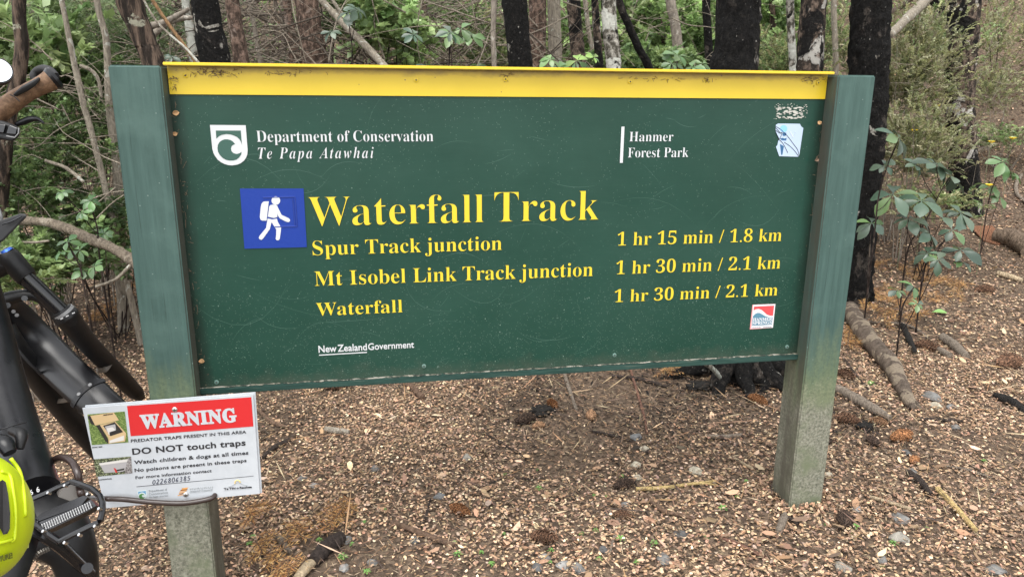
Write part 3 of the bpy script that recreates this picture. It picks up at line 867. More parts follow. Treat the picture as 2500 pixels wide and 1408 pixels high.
# handwritten number
DG = {'0': [[(.5, 1), (.15, .8), (.1, .3), (.4, 0), (.8, .25), (.8, .75), (.5, 1)]], '2': [[(.1, .8), (.4, 1), (.75, .8), (.5, .4), (.1, 0), (.85, .05)]],
      '6': [[(.7, 1), (.3, .7), (.1, .25), (.4, 0), (.75, .2), (.5, .45), (.15, .3)]], '8': [[(.5, .52), (.2, .75), (.5, 1), (.75, .78), (.5, .52), (.15, .25), (.5, 0), (.85, .25), (.5, .52)]],
      '3': [[(.15, .95), (.6, .95), (.7, .75), (.35, .55), (.75, .35), (.6, .05), (.1, .08)]], '5': [[(.8, 1), (.25, .95), (.2, .6), (.65, .6), (.75, .25), (.4, 0), (.1, .1)]]}
mb = MB()
for i, c in enumerate('0226806385'):
    ox, oy = 865+i*47.5, 1112-i*5.1
    for st_ in DG[c]:
        pts = [ZW(ox+u*38+v*6, oy-v*(54+2*(i % 3))) for u, v in st_]
        mb.tube([p+[0, -.0007, 0] for p in smooth_path(pts, 3)], .00075, 4)
mb.build('handwritten_number', mat('pen_ink', (.03, .035, .06), .5), warn)
# printed pictures
M_gr = mat('print_grass', (.10, .16, .035), .5); _k = NT(M_gr); _k.col(_k.ramp(_k.noise(_k.coord(rand=False), 260, 4, .7), [(.3, (.03, .06, .012)), (.5, (.10, .16, .035)), (.7, (.30, .36, .12))]))
M_ply = mat('print_plywood', (.50, .36, .19), .5); M_prk = mat('print_dark', (.018, .015, .013), .5); M_pgr = mat('print_grey', (.33, .32, .32), .5); M_plg = mat('print_pale', (.55, .53, .50), .5)
M_lf = mat('print_foliage', (.05, .06, .03), .5); _k = NT(M_lf); _k.col(_k.ramp(_k.noise(_k.coord(rand=False), 300, 4, .7), [(.42, (.012, .014, .008)), (.5, (.06, .075, .03)), (.62, (.33, .36, .22))]))
M_bk = mat('print_bark', (.2, .18, .17), .5); _k = NT(M_bk); _k.col(_k.ramp(_k.noise(_k.coord(rand=False), 350, 4, .7), [(.4, (.06, .05, .05)), (.6, (.34, .32, .31))]))
ph = wf('printed_picture', [(68, 255), (527, 218), (573, 598), (122, 632)], M_gr, .0006, warn, 'printed picture of a wooden box trap on grass')
wf('picture_shape', [(72, 275), (105, 268), (165, 392), (222, 383), (345, 600), (325, 612), (290, 585), (180, 398), (110, 370)], M_prk, .0009, ph)
wf('picture_shape', [(105, 270), (392, 228), (458, 325), (165, 390)], M_ply, .0012, ph)
wf('picture_shape', [(222, 383), (412, 340), (545, 485), (532, 585), (330, 612), (327, 548)], M_ply, .0011, ph)
wf('picture_shape', [(262, 392), (405, 346), (508, 468), (352, 520)], M_prk, .0014, ph)
wf('picture_shape', [(285, 400), (412, 372), (422, 440), (312, 468)], M_pgr, .0017, ph)
wf('picture_shape', [(308, 420), (380, 408), (420, 445), (340, 470), (345, 500), (328, 495)], M_plg, .0020, ph)
wf('picture_shape', [(340, 575), (520, 510), (518, 570), (345, 605)], M_plg, .0014, ph)
place_text('picture_print', 'PREDATOR', (268, 268), (385, 250), (266, 256), lambda x, y: ZW(x, y)+[0, -.0012, 0], M_prk, ph, offset=.02)
place_text('picture_print', '& FRIEND', (272, 288), (345, 276), (270, 274), lambda x, y: ZW(x, y)+[0, -.0012, 0], M_prk, ph, offset=.02) if False else None
ph = wf('printed_picture', [(145, 805), (603, 770), (622, 975), (178, 1020)], M_lf, .0006, warn, 'printed picture of a grey tray trap fixed to a tree')
wf('picture_shape', [(560, 800), (604, 771), (622, 975), (525, 985)], M_bk, .0009, ph)
wf('picture_shape', [(218, 862), (562, 808), (533, 940), (500, 955), (280, 972)], M_pgr, .0012, ph)
wf('picture_shape', [(212, 852), (568, 800), (560, 832), (222, 878)], M_plg, .0015, ph)
wf('picture_shape', [(392, 905), (418, 918), (440, 968), (415, 962)], M_wred, .0016, ph)
wf('picture_shape', [(415, 935), (525, 912), (520, 935), (430, 950)], M_prk, .0014, ph)
# printed emblems along the bottom
em = wf('printed_emblem', [(682, 1190), (795, 1178), (798, 1262), (770, 1292), (735, 1300), (700, 1285), (688, 1260)], mat('print_paleblue', (.50, .56, .56), .5), .0006, warn, 'small shield emblem with a green curl')
wf('emblem_curl', [(692, 1202), (785, 1192), (786, 1240), (765, 1215), (738, 1207), (705, 1222), (695, 1240)], mat('print_blue', (.10, .26, .42), .5), .0009, em)
wf('emblem_curl', [(700, 1262), (708, 1238), (735, 1225), (760, 1232), (768, 1244), (748, 1240), (735, 1252), (748, 1270), (775, 1268), (760, 1285), (735, 1290), (712, 1282)], mat('print_green', (.06, .19, .05), .5), .0009, em)
M_or = mat('print_orange', (.62, .30, .08), .5); M_br = mat('print_brown', (.12, .05, .03), .5)
em = wf('printed_emblem', [(1230, 1160), (1308, 1148), (1285, 1175), (1225, 1180)], M_or, .0006, warn, 'small orange and brown slanted stripe emblem')
for i, (a, b, c, m) in enumerate((((1215, 1178), (1300, 1170), 14, M_br), ((1205, 1192), (1295, 1180), 10, M_or), ((1195, 1212), (1285, 1196), 14, M_or), ((1200, 1228), (1270, 1214), 8, M_br), ((1180, 1242), (1262, 1228), 10, M_or), ((1235, 1162), (1250, 1146), 10, M_br))):
    wf('emblem_stripe', [a, (b[0], b[1]), (b[0]-12, b[1]+c), (a[0]-6, a[1]+c)], m, .0008+.0002*i, em)
em = wf('printed_emblem', [(1745, 1190), (2088, 1166), (2088, 1168), (1746, 1193)], M_wgrey, .0006, warn, 'small hill and sunrise emblem in thin lines')
mb = MB(); mb.tube([p+[0, -.0008, 0] for p in smooth_path([ZW(*p) for p in ((1790, 1145), (1850, 1125), (1905, 1088), (1935, 1092), (1970, 1112), (2040, 1130))], 4)], .0006, 4); mb.build('emblem_hill', M_wgrey, em)
mb = MB(); mb.tube([p+[0, -.0008, 0] for p in smooth_path([ZW(*p) for p in ((1880, 1105), (1882, 1078), (1905, 1062), (1932, 1068), (1945, 1090))], 4)], .0011, 4); mb.build('emblem_sun', mat('print_yellow', (.70, .50, .12), .5), em)
for x, y in ((1140, 195), (1275, 1238)):
    c = ZW(x, y)
    o = MB().sphere(c+[0, -.0005, 0], 1, 14, 10, (.0062, .0035, .0062)).build('screw', M_screw, warn, smooth=True)
    mb = MB()
    mb.box(c+[-.0035, -.0048, -.0006], c+[.0035, -.0036, .0006]).box(c+[-.0006, -.00475, -.0035], c+[.0006, -.0036, .0035]); mb.build('screw_recess', M_screwd, o)

# ------------------------------------------------------------------ trees
def tree(pts, Y, mat_, label, lump=.06, flare=1.25, name='tree', cat='tree', top=4.2, seg=22, group=None, wob=.5, branches=0, ybase=None):
    """pts: (px, py, width px) down the visible trunk, on the plane Y; runs on to the ground and above the picture"""
    P = []; 
    for q in pts:
        p = PY(q[0], q[1], Y); P.append((p, M(q[2], depth(p))/2))
    P.sort(key=lambda a: a[0][2])
    if len(P) > 1:
        lo, hi = P[0], P[-1]; s = (hi[0]-lo[0])/(hi[0][2]-lo[0][2])
    else:
        lo = hi = P[0]; s = np.array([0, 0, 1.0])
    s0 = (P[1][0]-lo[0])/(P[1][0][2]-lo[0][2]) if len(P) > 1 else s
    s0 = s0*np.array([.85, .85, 1])
    zb = lo[0][2]
    for _ in range(6):
        b = lo[0]+s0*(zb-lo[0][2]); zb = tz(b[0], b[1])
    b = lo[0]+s0*(zb-lo[0][2]); zr = b[2]
    path = []
    if lo[0][2]-zr > .15:
        path.append((b-s0*.10, lo[1]*flare*1.12)); path.append((b+s0*.06, lo[1]*(flare*.6+.4)))
        if lo[0][2]-zr > .5: path.append((b+s0*.32, lo[1]*1.04))
    else:
        path.append((b-s0*.12, lo[1]*flare))
    path += P
    s1 = np.array([s[0]*.6, s[1]*.6, 1.0])
    th = hi[0][2]
    while th < top:
        th += .5; path.append((path[-1][0]+s1*.5+np.array([random.gauss(0, .02), random.gauss(0, .02), 0]), path[-1][1]*.95))
    c = smooth_path([p for p, r in path], 14); rr = np.interp(np.linspace(0, 1, len(c)), np.linspace(0, 1, len(path)), [r for p, r in path])
    # resample to ~2.5 cm rings where seen
    c = np.array(c); L = np.concatenate([[0], np.cumsum(np.linalg.norm(np.diff(c, axis=0), axis=1))])
    n = int(min(260, max(40, L[-1]/.025)))
    t = np.linspace(0, L[-1], n)
    c = np.stack([np.interp(t, L, c[:, i]) for i in range(3)], 1); rr = np.interp(t, L, rr)
    root = thing(name, (b[0], b[1], zr), label, cat, group)
    V = []; off = Vector((random.uniform(0, 50), random.uniform(0, 50), 0))
    for i in range(n):
        for k in range(seg):
            a = 2*math.pi*k/seg
            d = Vector((math.cos(a), math.sin(a), 0)); r = rr[i]
            q = Vector(c[i])+off
            w = mn.noise((q+d*r)*7.0)*wob*.5+mn.noise((q+d*r)*22.0)*.5*wob+mn.noise((q+d*r)*55.0)*.6
            V.append(tuple(Vector(c[i])+d*r*(1+w*lump*2.4)))
    F = [(i*seg+k, i*seg+(k+1) % seg, (i+1)*seg+(k+1) % seg, (i+1)*seg+k) for i in range(n-1) for k in range(seg)]
    mb = MB(); mb.add(V, F); mb.f.append(list(range((n-1)*seg, n*seg))); mb.mi.append(0)
    mb.build('trunk', mat_, root, smooth=True)
    for j in range(branches):
        i = random.randint(int(n*.3), int(n*.75)); a = random.uniform(0, 6.28); l = random.uniform(.25, .9)
        d = np.array([math.cos(a), math.sin(a), random.uniform(-.2, .5)])
        q = [c[i], c[i]+d*l*.4+[0, 0, random.uniform(-.05, .05)], c[i]+d*l*.75+[0, 0, random.uniform(-.1, .12)], c[i]+d*l+[0, 0, random.uniform(-.15, .2)]]
        r0 = min(rr[i]*.3, .012)
        MB().tube(smooth_path(q, 4), list(np.linspace(r0, .002, 13)), 6).build('branch', BK_grey, root, smooth=True)
    return root

T = tree
# left of the board
T([(47, 0, 30), (54, 110, 31), (42, 200, 34), (18, 290, 40), (4, 400, 42)], 1.9, BK_brown, 'brown trunk bending behind the bicycle handlebar, leftmost of all', .07, 1.1)
T([(150, 0, 12), (170, 100, 13), (198, 230, 15), (225, 330, 15), (250, 430, 15)], 2.1, BK_pale, 'thin pale sapling, leftmost of the two slender ones beside the left post', .05, 1.1, 'sapling', seg=12)
T([(236, 0, 15), (258, 90, 16), (264, 180, 17), (268, 260, 20), (288, 420, 24), (292, 560, 26)], 2.3, BK_pale, 'thin pale sapling rising right beside the edge of the left post', .05, 1.1, 'sapling', seg=12)
T([(315, 0, 62), (338, 60, 56), (360, 120, 54), (378, 160, 54)], 2.0, BK_brown, 'leaning fibrous brown trunk with pale lichen behind the left post top', .06)
T([(452, -10, 18), (462, 60, 21), (476, 150, 26)], 2.9, BK_white, 'pale lichen-covered trunk just left of the black leaning trunk', .05)
T([(500, 0, 64), (512, 80, 66), (528, 165, 74)], 2.05, BK_sooty, 'black trunk with white patches down its middle, above the left end of the yellow strip', .07)
T([(566, 0, 34), (578, 80, 35), (592, 165, 37)], 2.6, BK_pine, 'smooth pinkish brown trunk right of the black trunk with white patches', .03)
T([(700, 0, 20), (712, 90, 24), (725, 170, 30)], 4.0, BK_pine, 'shaded brown trunk close against the left of a wider brown conifer trunk', .05)
T([(748, 0, 56), (760, 90, 58), (772, 172, 62)], 3.2, BK_pine, 'wide rough brown conifer trunk left of the leaning dead poles', .06)
T([(608, -5, 9), (622, 70, 11), (638, 165, 13)], 3.6, BK_grey, 'thin grey sapling standing among the dead twigs beside the smooth pinkish trunk', .05, 1.1, 'sapling', seg=10)
T([(816, 0, 9), (812, 90, 10), (808, 170, 11)], 4.6, M_stem, 'thin dark sapling right of the wide rough brown conifer', .05, 1.1, 'sapling', seg=10)
T([(1035, 0, 15), (1040, 80, 15), (1044, 170, 15)], 4.4, BK_pine, 'thin pinkish brown trunk behind the round-leaved shrub in the middle', .05, 1.1, seg=12)
T([(1206, 0, 14), (1204, 90, 13), (1207, 176, 13)], 2.7, BK_grey, 'thin straight grey sapling just left of a black trunk', .05, 1.1, 'sapling', seg=12)
T([(1256, 0, 62), (1263, 80, 58), (1272, 176, 58)], 2.2, BK_sooty, 'black trunk with small white patches above the middle of the yellow strip', .07, 1.2)
T([(1312, 0, 44), (1312, 90, 42), (1310, 176, 42)], 3.6, BK_pine, 'pinkish brown trunk half hidden right behind the middle black trunk', .03)
T([(1352, 0, 32), (1354, 80, 33), (1356, 170, 34)], 3.8, BK_pale, 'pale greyish trunk second to the right of the middle black trunk', .03)
T([(1400, 0, 34), (1406, 80, 34), (1414, 178, 36)], 3.2, BK_patch, 'black and grey blotched trunk second to the left of the white and black trunk', .05)
T([(1428, 0, 12), (1440, 90, 12), (1458, 178, 12)], 4.2, BK_pale, 'thin leaning pale sapling between two blotched trunks', .05, 1.1, 'sapling', seg=10)
T([(1452, 0, 18), (1458, 90, 20), (1464, 178, 20)], 2.9, BK_patch, 'slim brown and black trunk touching the left side of the white and black trunk', .06)
T([(1486, 0, 36), (1490, 80, 38), (1500, 180, 38)], 2.4, BK_white, 'white trunk blotched with black, right of the slim brown one', .05)
T([(1510, 0, 20), (1534, 60, 21), (1562, 125, 22), (1592, 182, 22)], 2.6, BK_sooty, 'slender black trunk leaning down to the right beside the white and black trunk', .08, 1.0)
T([(1612, 0, 11), (1617, 90, 12), (1620, 182, 12)], 4.6, BK_brown, 'very thin brown sapling in the bright green leaves, left of the forked-looking grey trunk', .04, 1.1, 'sapling', seg=10)
T([(1636, -5, 24), (1648, 60, 25), (1656, 130, 26), (1660, 182, 28)], 3.9, BK_grey, 'grey brown trunk midway between the slender leaning black trunk and the widest black trunk', .06)
T([(1724, 0, 20), (1728, 80, 20), (1732, 182, 20)], 3.9, BK_sooty, 'narrow dark trunk just left of the widest black trunk', .06)
big = T([(1804, 0, 104), (1800, 60, 103), (1797, 130, 106), (1793, 184, 112), (1798, 560, 118), (1804, 850, 126)], .99, BK_sooty, 'widest black sooty trunk, standing behind the right part of the board', .075, 1.3, seg=40)
for a_, l_, w_ in ((-2.5, .30, .050), (-1.9, .22, .045), (-1.2, .26, .048), (-.5, .34, .05), (2.9, .3, .045), (-1.55, .16, .05)):
    bx, by = big.location.x, big.location.y
    q = [np.array([bx+math.cos(a_+k_*.12*random.uniform(-1, 1))*(.05+l_*k_/3), by+math.sin(a_)*(.05+l_*k_/3), 0]) for k_ in range(4)]
    for k_, p in enumerate(q): p[2] = tz(p[0], p[1])+(.13, .05, .012, -.03)[k_]
    MB().tube(smooth_path(q, 5), list(np.linspace(w_, .010, 16)), 10, True, .12).build('root', BK_sooty, big, smooth=True)
T([(1884, -5, 14), (1888, 90, 15), (1890, 184, 16)], 4.4, BK_brown, 'thin brown trunk deep in the leaves right of the widest black trunk', .05, 1.1, seg=10)
T([(1929, 0, 19), (1932, 90, 19), (1936, 184, 18)], 2.4, BK_white, 'thin whitish trunk immediately left of the brown and black blotched trunk', .06, 1.1, seg=12)
T([(1988, 0, 60), (1982, 80, 62), (1975, 184, 62)], 1.9, BK_patch, 'brown and black blotched trunk with pale marks above the right end of the yellow strip', .06)
T([(2036, 0, 13), (2038, 90, 14), (2040, 184, 14)], 2.8, BK_pale, 'thin pale spotted sapling behind the top of the right post', .08, 1.1, 'sapling', seg=10)
T([(2128, 0, 90), (2123, 100, 90), (2118, 250, 92), (2108, 420, 84), (2092, 600, 80)], 1.9, BK_sooty, 'lumpy jet black trunk running down behind the right post', .11, 1.25, seg=40)
T([(2286, -10, 34), (2300, 50, 35), (2318, 130, 36), (2330, 200, 36)], 4.4, BK_sooty, 'dark leaning trunk half hidden in leaves behind the rightmost trunk', .05)
T([(2356, 0, 72), (2350, 100, 70), (2342, 220, 66), (2348, 340, 64), (2356, 450, 66)], 3.1, BK_patch, 'blotched brown trunk with white marks, rightmost of all, on the sloping bank', .06, 1.2, seg=30)

# dead poles and fallen wood standing clear of the ground
def pole(name, pts, Y, mat_, label, cat='branch', n=10, plane=None):
    q = [PY(a, b, Y if np.isscalar(Y) else Y[i]) for i, (a, b, w) in enumerate(pts)]
    r = [M(p[2], depth(q[i]))/2 for i, p in enumerate(pts)]
    c = smooth_path(q, 6); rr = np.interp(np.linspace(0, 1, len(c)), np.linspace(0, 1, len(r)), r)
    o = MB().tube(c, list(rr), n, True, .10).build(name, mat_, None, smooth=True)
    return tag(o, label, cat)
pole('dead_pole', [(770, -15, 16), (830, 50, 17), (890, 110, 18), (948, 172, 20), (1060, 290, 21)], (2.9, 2.8, 2.7, 2.6, 2.4), BK_pale, 'leaning pale dead pole, lower and thicker of the crossing pair near the middle', 'dead branch')
pole('dead_pole', [(800, -15, 9), (850, 55, 10), (900, 115, 10), (955, 180, 11), (1030, 270, 12)], (3.3, 3.2, 3.1, 3.0, 2.9), BK_pale, 'thinner leaning pale dead pole just above and right of the thicker one', 'dead branch')
pole('dead_pole', [(2290, -30, 26), (2262, 0, 24), (2215, 45, 22), (2170, 88, 20)], (3.0, 2.9, 2.5, 2.05), BK_pale, 'pale pinkish broken branch slanting off the jet black trunk', 'dead branch')
pole('dead_pole', [(345, -10, 5), (380, 50, 5), (420, 90, 6), (455, 120, 6), (490, 160, 7)], 1.8, BK_pale, 'thin pale curved twig crossing in front of the leaning fibrous trunk', 'dead branch', 6)
pole('dead_pole', [(365, -10, 8), (405, 50, 9), (445, 105, 9), (485, 160, 10)], 1.9, wood('orange', (.30, .18, .09), (.15, .09, .05)), 'thin orange brown stick leaning beside the black trunk with white patches', 'dead branch', 8)
pole('dead_pole', [(368, 64, 16), (400, 55, 15), (430, 40, 13), (462, 22, 9)], 2.4, BK_grey, 'short grey stub curving out from behind the leaning fibrous trunk, upper one', 'dead branch')
pole('dead_pole', [(372, 88, 16), (402, 60, 15), (440, 46, 14), (470, 44, 10)], 2.55, BK_grey, 'short grey stub curving out from behind the leaning fibrous trunk, lower one', 'dead branch')
pole('fallen_branch', [(-40, 546, 19), (60, 540, 22), (100, 541, 20), (130, 547, 24), (175, 562, 22), (215, 581, 26), (275, 606, 24), (330, 640, 28), (430, 720, 28)], (1.9, 1.75, 1.7, 1.65, 1.6, 1.55, 1.45, 1.35, 1.2), bark('stripped_wood', (.27, .22, .165), (.11, .088, .066), (.42, .36, .28), 0, .3, 30, .3, .1, 1.1, soft=True), 'long pale fallen branch running behind the left post above the bicycle fork', 'fallen branch', 12)
pole('fallen_branch', [(110, 392, 8), (150, 405, 9), (175, 420, 10), (205, 445, 9)], 2.0, BK_pale, 'short pale broken branch hanging in the shrubs left of the left post', 'dead branch', 8)
pole('fallen_branch', [(195, 160, 8), (222, 172, 9), (240, 195, 9), (248, 240, 8)], 2.2, BK_pale, 'hooked pale branch left of the top of the left post', 'dead branch', 8)
pole('fallen_branch', [(30, 590, 6), (80, 592, 7), (120, 588, 6)], 1.6, BK_pale, 'short pale level stick below the long fallen branch', 'dead branch', 6)
pole('fallen_branch', [(318, 648, 8), (285, 680, 8), (250, 695, 7), (232, 700, 7)], 1.3, BK_pale, 'thin forked pale stick lying low against the left post', 'dead branch', 6)

# ------------------------------------------------------------------ twig tangle behind the board
def tangle(name, n, xr, yr, Yr, rr, lr, mat_, label, droop=.0, seed=1, horiz=.6, sides=4):
    g = random.Random(seed); mb = MB()
    for i in range(n):
        px = g.uniform(*xr); py = g.uniform(*yr); Y = g.uniform(*Yr)
        p = PY(px, py, Y); L = g.uniform(*lr)
        a = g.gauss(0, horiz)+(math.pi if g.random() < .5 else 0)
        d = np.array([math.cos(a), g.gauss(0, .5), math.sin(a)]); d /= np.linalg.norm(d)
        q = [p]
        for k in range(4):
            d = d+np.array([g.gauss(0, .22), g.gauss(0, .2), g.gauss(0, .22)-droop]); d /= np.linalg.norm(d)
            q.append(q[-1]+d*L/4)
        r0 = g.uniform(*rr)
        mb.tube(smooth_path(q, 3), list(np.linspace(r0, r0*.3, 13)), sides, False)
    o = mb.build(name, mat_, None, smooth=True)
    return tag(o, label, 'twigs', kind='stuff')
w_tw = wood('twig', (.30, .255, .20), (.15, .12, .09)); w_tw2 = wood('darktwig', (.10, .082, .065), (.045, .036, .028))
tangle('dead_twigs', 520, (330, 1250), (-60, 240), (2.6, 4.6), (.0014, .005), (.25, 1.0), w_tw, 'grey tangle of dead branches and twigs behind the left half of the board', .05, 1)
tangle('dead_twigs', 420, (330, 1300), (-60, 240), (2.8, 5.2), (.0014, .006), (.25, 1.0), w_tw2, 'dark tangle of dead twigs deeper behind the left half of the board', .05, 2)
tangle('dead_twigs', 240, (1000, 1900), (-60, 230), (3.0, 5.5), (.0014, .005), (.25, .9), w_tw, 'thin dead twigs among the green leaves behind the right half of the board', .0, 3)
tangle('dead_twigs', 340, (-60, 330), (120, 690), (1.9, 3.6), (.001, .004), (.15, .7), w_tw, 'dead twigs threaded through the shrubs left of the board', .02, 4)
tangle('dead_twigs', 90, (2050, 2500), (150, 560), (2.2, 3.8), (.001, .003), (.15, .5), w_tw, 'dead twigs threaded through the small-leaved shrubs right of the board', .0, 5)

# ------------------------------------------------------------------ shrubs
def shrub(name, px, py, Y, rx, ry, rz, n, L, pal, label, cat='shrub', flat=.0, asp=.55, nbr=40, mat_=None, seed=None, clump=26, stem=True, dens=2.6, grow=1.25, group=None, stuff=False, droop=0.0):
    """leaves set along twigs that fan out from the base; uneven outline with gaps"""
    n = int(n*dens); L = L*grow; nbr = min(nbr, 7)
    c = PY(px, py, Y); gz = tz(c[0], c[1])
    root = None
    base = np.array([c[0], c[1], min(gz, c[2]-rz*.3)])
    if not stuff:
        root = thing(name, (base[0], base[1], gz), label, cat, group)
    twigs = max(6, n//clump)
    u = rng.normal(0, 1, (twigs, 3)); u = unit(u)*rng.random((twigs, 1))**.42
    lob = 1+.28*np.sin(3*u[:, :1]*2+5*u[:, 2:]*2+px)
    tip = c+u*np.array([rx, ry, rz])*lob
    dirv = unit(tip-(c-np.array([0, 0, rz*.6])))+rng.normal(0, .45, (twigs, 3))
    dirv[:, 2] -= droop
    dirv = unit(dirv)
    tl = rng.uniform(.5, 1.25, twigs)*L*clump*.16
    k = n//twigs
    s = np.tile(np.linspace(.08, 1, k), (twigs, 1))+rng.normal(0, .02, (twigs, k))
    P = tip[:, None]+dirv[:, None]*(s[..., None]-.5)*tl[:, None, None]
    sag = -(s-.5)**2*tl[:, None]*.5; P[..., 2] += sag
    side = unit(np.cross(dirv, np.array([0, 0, 1.0])+rng.normal(0, .25, (twigs, 3))))
    sg = np.where(np.arange(k) % 2 == 0, 1, -1)[None, :, None]
    D = dirv[:, None]*.7+side[:, None]*sg*.95+rng.normal(0, .35*(1-flat)+.08, (twigs, k, 3))
    N = np.array([0, 0, 1.0])*1.0+rng.normal(0, .55*(1-flat)+.12, (twigs, k, 3))
    m = twigs*k
    LL = rng.uniform(.6, 1.25, m)*L
    V = leaf_quads(P.reshape(-1, 3), D.reshape(-1, 3), N.reshape(-1, 3), LL, LL*asp*rng.uniform(.8, 1.2, m), .18)
    tc = pick(pal, twigs); cc = np.repeat(tc, k, 0)*rng.uniform(.8, 1.2, (m, 1))
    if stuff:
        o = bulk(name, V, 4, mat_ or M_leaf, None, cc, base)
        return tag(o, label, cat, kind='stuff')
    bulk('foliage', V, 4, mat_ or M_leaf, root, cc)
    if stem:
        mb = MB()
        for j in range(min(nbr, twigs)):
            t = tip[j]-dirv[j]*tl[j]*.5; e = tip[j]+dirv[j]*tl[j]*.45
            st = np.array([base[0]+random.gauss(0, .03), base[1]+random.gauss(0, .03), gz-.02])
            mid = st*.5+t*.5+np.array([random.gauss(0, .05), random.gauss(0, .05), rz*.15])
            mb.tube(smooth_path([st, mid, t, e], 3), list(np.linspace(.004, .001, 10)), 4, False)
        mb.build('stem', M_stem if random.random() < .5 else BK_grey, root, smooth=True)
    return root
G_dark = [(0.05, 0.093, 0.024), (0.071, 0.128, 0.03), (0.037, 0.072, 0.022), (0.092, 0.15, 0.041)]
G_mid = [(0.087, 0.163, 0.035), (0.124, 0.215, 0.047), (0.066, 0.13, 0.029), (0.16, 0.26, 0.059)]
G_lite = [(0.143, 0.242, 0.054), (0.19, 0.297, 0.079), (0.107, 0.198, 0.045), (0.226, 0.33, 0.099)]
G_fern = [(0.143, 0.22, 0.069), (0.11, 0.187, 0.054), (0.187, 0.275, 0.099), (0.083, 0.143, 0.045)]
G_olive = [(0.216, 0.243, 0.079), (0.162, 0.196, 0.061), (0.27, 0.284, 0.103), (0.115, 0.142, 0.043), (0.324, 0.338, 0.134)]
G_pale = [(.27, .28, .13), (.22, .23, .105), (.32, .32, .17), (.20, .185, .10)]
G_brt = [(.21, .36, .08), (.27, .44, .11), (.14, .26, .055), (.33, .48, .16)]

sh_ = shrub
# left side
sh_('conifer_spray', 170, 10, 3.0, .75, .35, .24, 9000, .020, G_fern, 'pale feathery conifer sprays hanging at the top left', flat=.6, asp=.22, clump=40, droop=.9)
sh_('shrub', 60, 140, 2.6, .32, .3, .26, 2200, .045, G_lite, 'light green broad-leaved shrub behind the handlebar grip', flat=.3)
sh_('shrub', 190, 190, 2.9, .42, .3, .20, 6000, .016, G_mid, 'mid green fine-leaved shrub left of the top of the left post', flat=.4, clump=30)
sh_('shrub', 110, 350, 2.3, .40, .35, .20, 5200, .015, G_dark+G_mid, 'dark fine-leaved shrub below the handlebar grip', flat=.4, clump=30)
sh_('shrub', 250, 310, 2.6, .26, .3, .28, 3000, .016, G_dark+G_mid, 'dark fine-leaved shrub against the left edge of the left post', flat=.4, clump=30)
sh_('shrub', 40, 470, 2.1, .25, .25, .20, 4000, .016, G_mid, 'mid green fine-leaved shrub behind the pale fallen branch, far left', flat=.4, clump=30)
sh_('shrub', 150, 610, 1.9, .32, .22, .13, 1300, .030, G_dark+G_mid, 'dark green leafy shrub below the long pale fallen branch', flat=.3)
sh_('shrub', 250, 520, 2.2, .28, .25, .16, 1500, .024, G_dark+G_mid, 'dark green leafy shrub behind the upper edge of the pale fallen branch', flat=.3)
sh_('shrub', 40, 650, 1.6, .16, .2, .14, 800, .028, G_lite, 'light green leafy shrub behind the blue fork cap', flat=.3)
sh_('shrub', 300, 110, 4.6, 1.1, .5, .8, 9000, .03, G_dark, 'very dark shrub mass in the shade behind the leaning fibrous trunk', flat=.3, asp=.4)
# middle
sh_('shrub', 935, 45, 2.9, .22, .2, .16, 900, .036, G_brt+G_lite, 'bright green round-leaved shrub above the middle left of the yellow strip', asp=.8)
sh_('shrub', 990, 110, 3.0, .16, .15, .14, 420, .034, G_brt, 'small round-leaved sprig below the bright round-leaved shrub', asp=.8)
sh_('shrub', 870, 20, 3.6, .3, .25, .2, 1600, .03, G_dark+G_mid, 'dark green leaves behind the leaning dead poles', asp=.5)
sh_('shrub', 1120, 60, 4.6, .6, .4, .4, 5200, .026, G_mid+G_lite, 'loose green shrub behind the thin pinkish trunk in the middle', asp=.35)
sh_('shrub', 1190, 120, 4.2, .42, .3, .3, 3200, .024, G_mid+G_olive, 'greyish green shrub left of the middle black trunk', asp=.5)
sh_('shrub', 1420, 60, 5.2, .55, .4, .45, 3600, .036, G_lite+G_brt, 'light green shrub behind the blotched trunks', asp=.6)
sh_('shrub', 1590, 60, 4.9, .55, .4, .42, 4200, .040, G_brt+G_lite, 'bright green leafy shrub behind the leaning black trunk', asp=.65)
sh_('shrub', 1690, 100, 4.5, .40, .3, .36, 3000, .038, G_brt+G_mid, 'bright green leafy shrub left of the widest black trunk', asp=.65)
sh_('shrub', 1560, 150, 3.4, .5, .3, .10, 1600, .032, G_mid, 'low green shrub just over the board right of the middle', asp=.6)
# right
sh_('shrub', 1885, 60, 4.6, .4, .3, .35, 3600, .034, G_brt+G_mid, 'bright green leaves between the widest black trunk and the thin whitish trunk', asp=.6)
sh_('shrub', 1900, 150, 2.9, .30, .25, .20, 6500, .012, G_olive+G_mid, 'olive fine-leaved shrub right of the widest black trunk', flat=.3, clump=34)
sh_('shrub', 2050, 110, 3.3, .30, .25, .34, 7000, .012, G_olive+G_mid, 'olive fine-leaved shrub behind the top of the right post', flat=.3, clump=34)
sh_('shrub', 2215, 170, 2.9, .42, .35, .42, 21000, .0115, G_olive+G_pale, 'large olive shrub of tiny leaves between the jet black trunk and the rightmost trunk', flat=.3, clump=36)
sh_('shrub', 2230, 350, 2.55, .38, .3, .26, 14000, .0105, G_olive+G_pale, 'low olive shrub of tiny leaves at the foot of the rightmost trunk', flat=.3, clump=36)
sh_('shrub', 2290, 80, 3.9, .36, .3, .30, 3200, .018, G_pale+G_lite, 'mid green leaves covering the dark leaning trunk', asp=.5)
sh_('shrub', 2440, 90, 4.6, .55, .4, .42, 7500, .013, G_pale+G_olive, 'pale olive shrub on the bank right of the rightmost trunk', flat=.3, clump=34)
sh_('shrub', 2460, 330, 3.6, .35, .3, .10, 2200, .016, G_pale+G_lite, 'low green ground shrub on the bank by the yellow flowers', flat=.3)
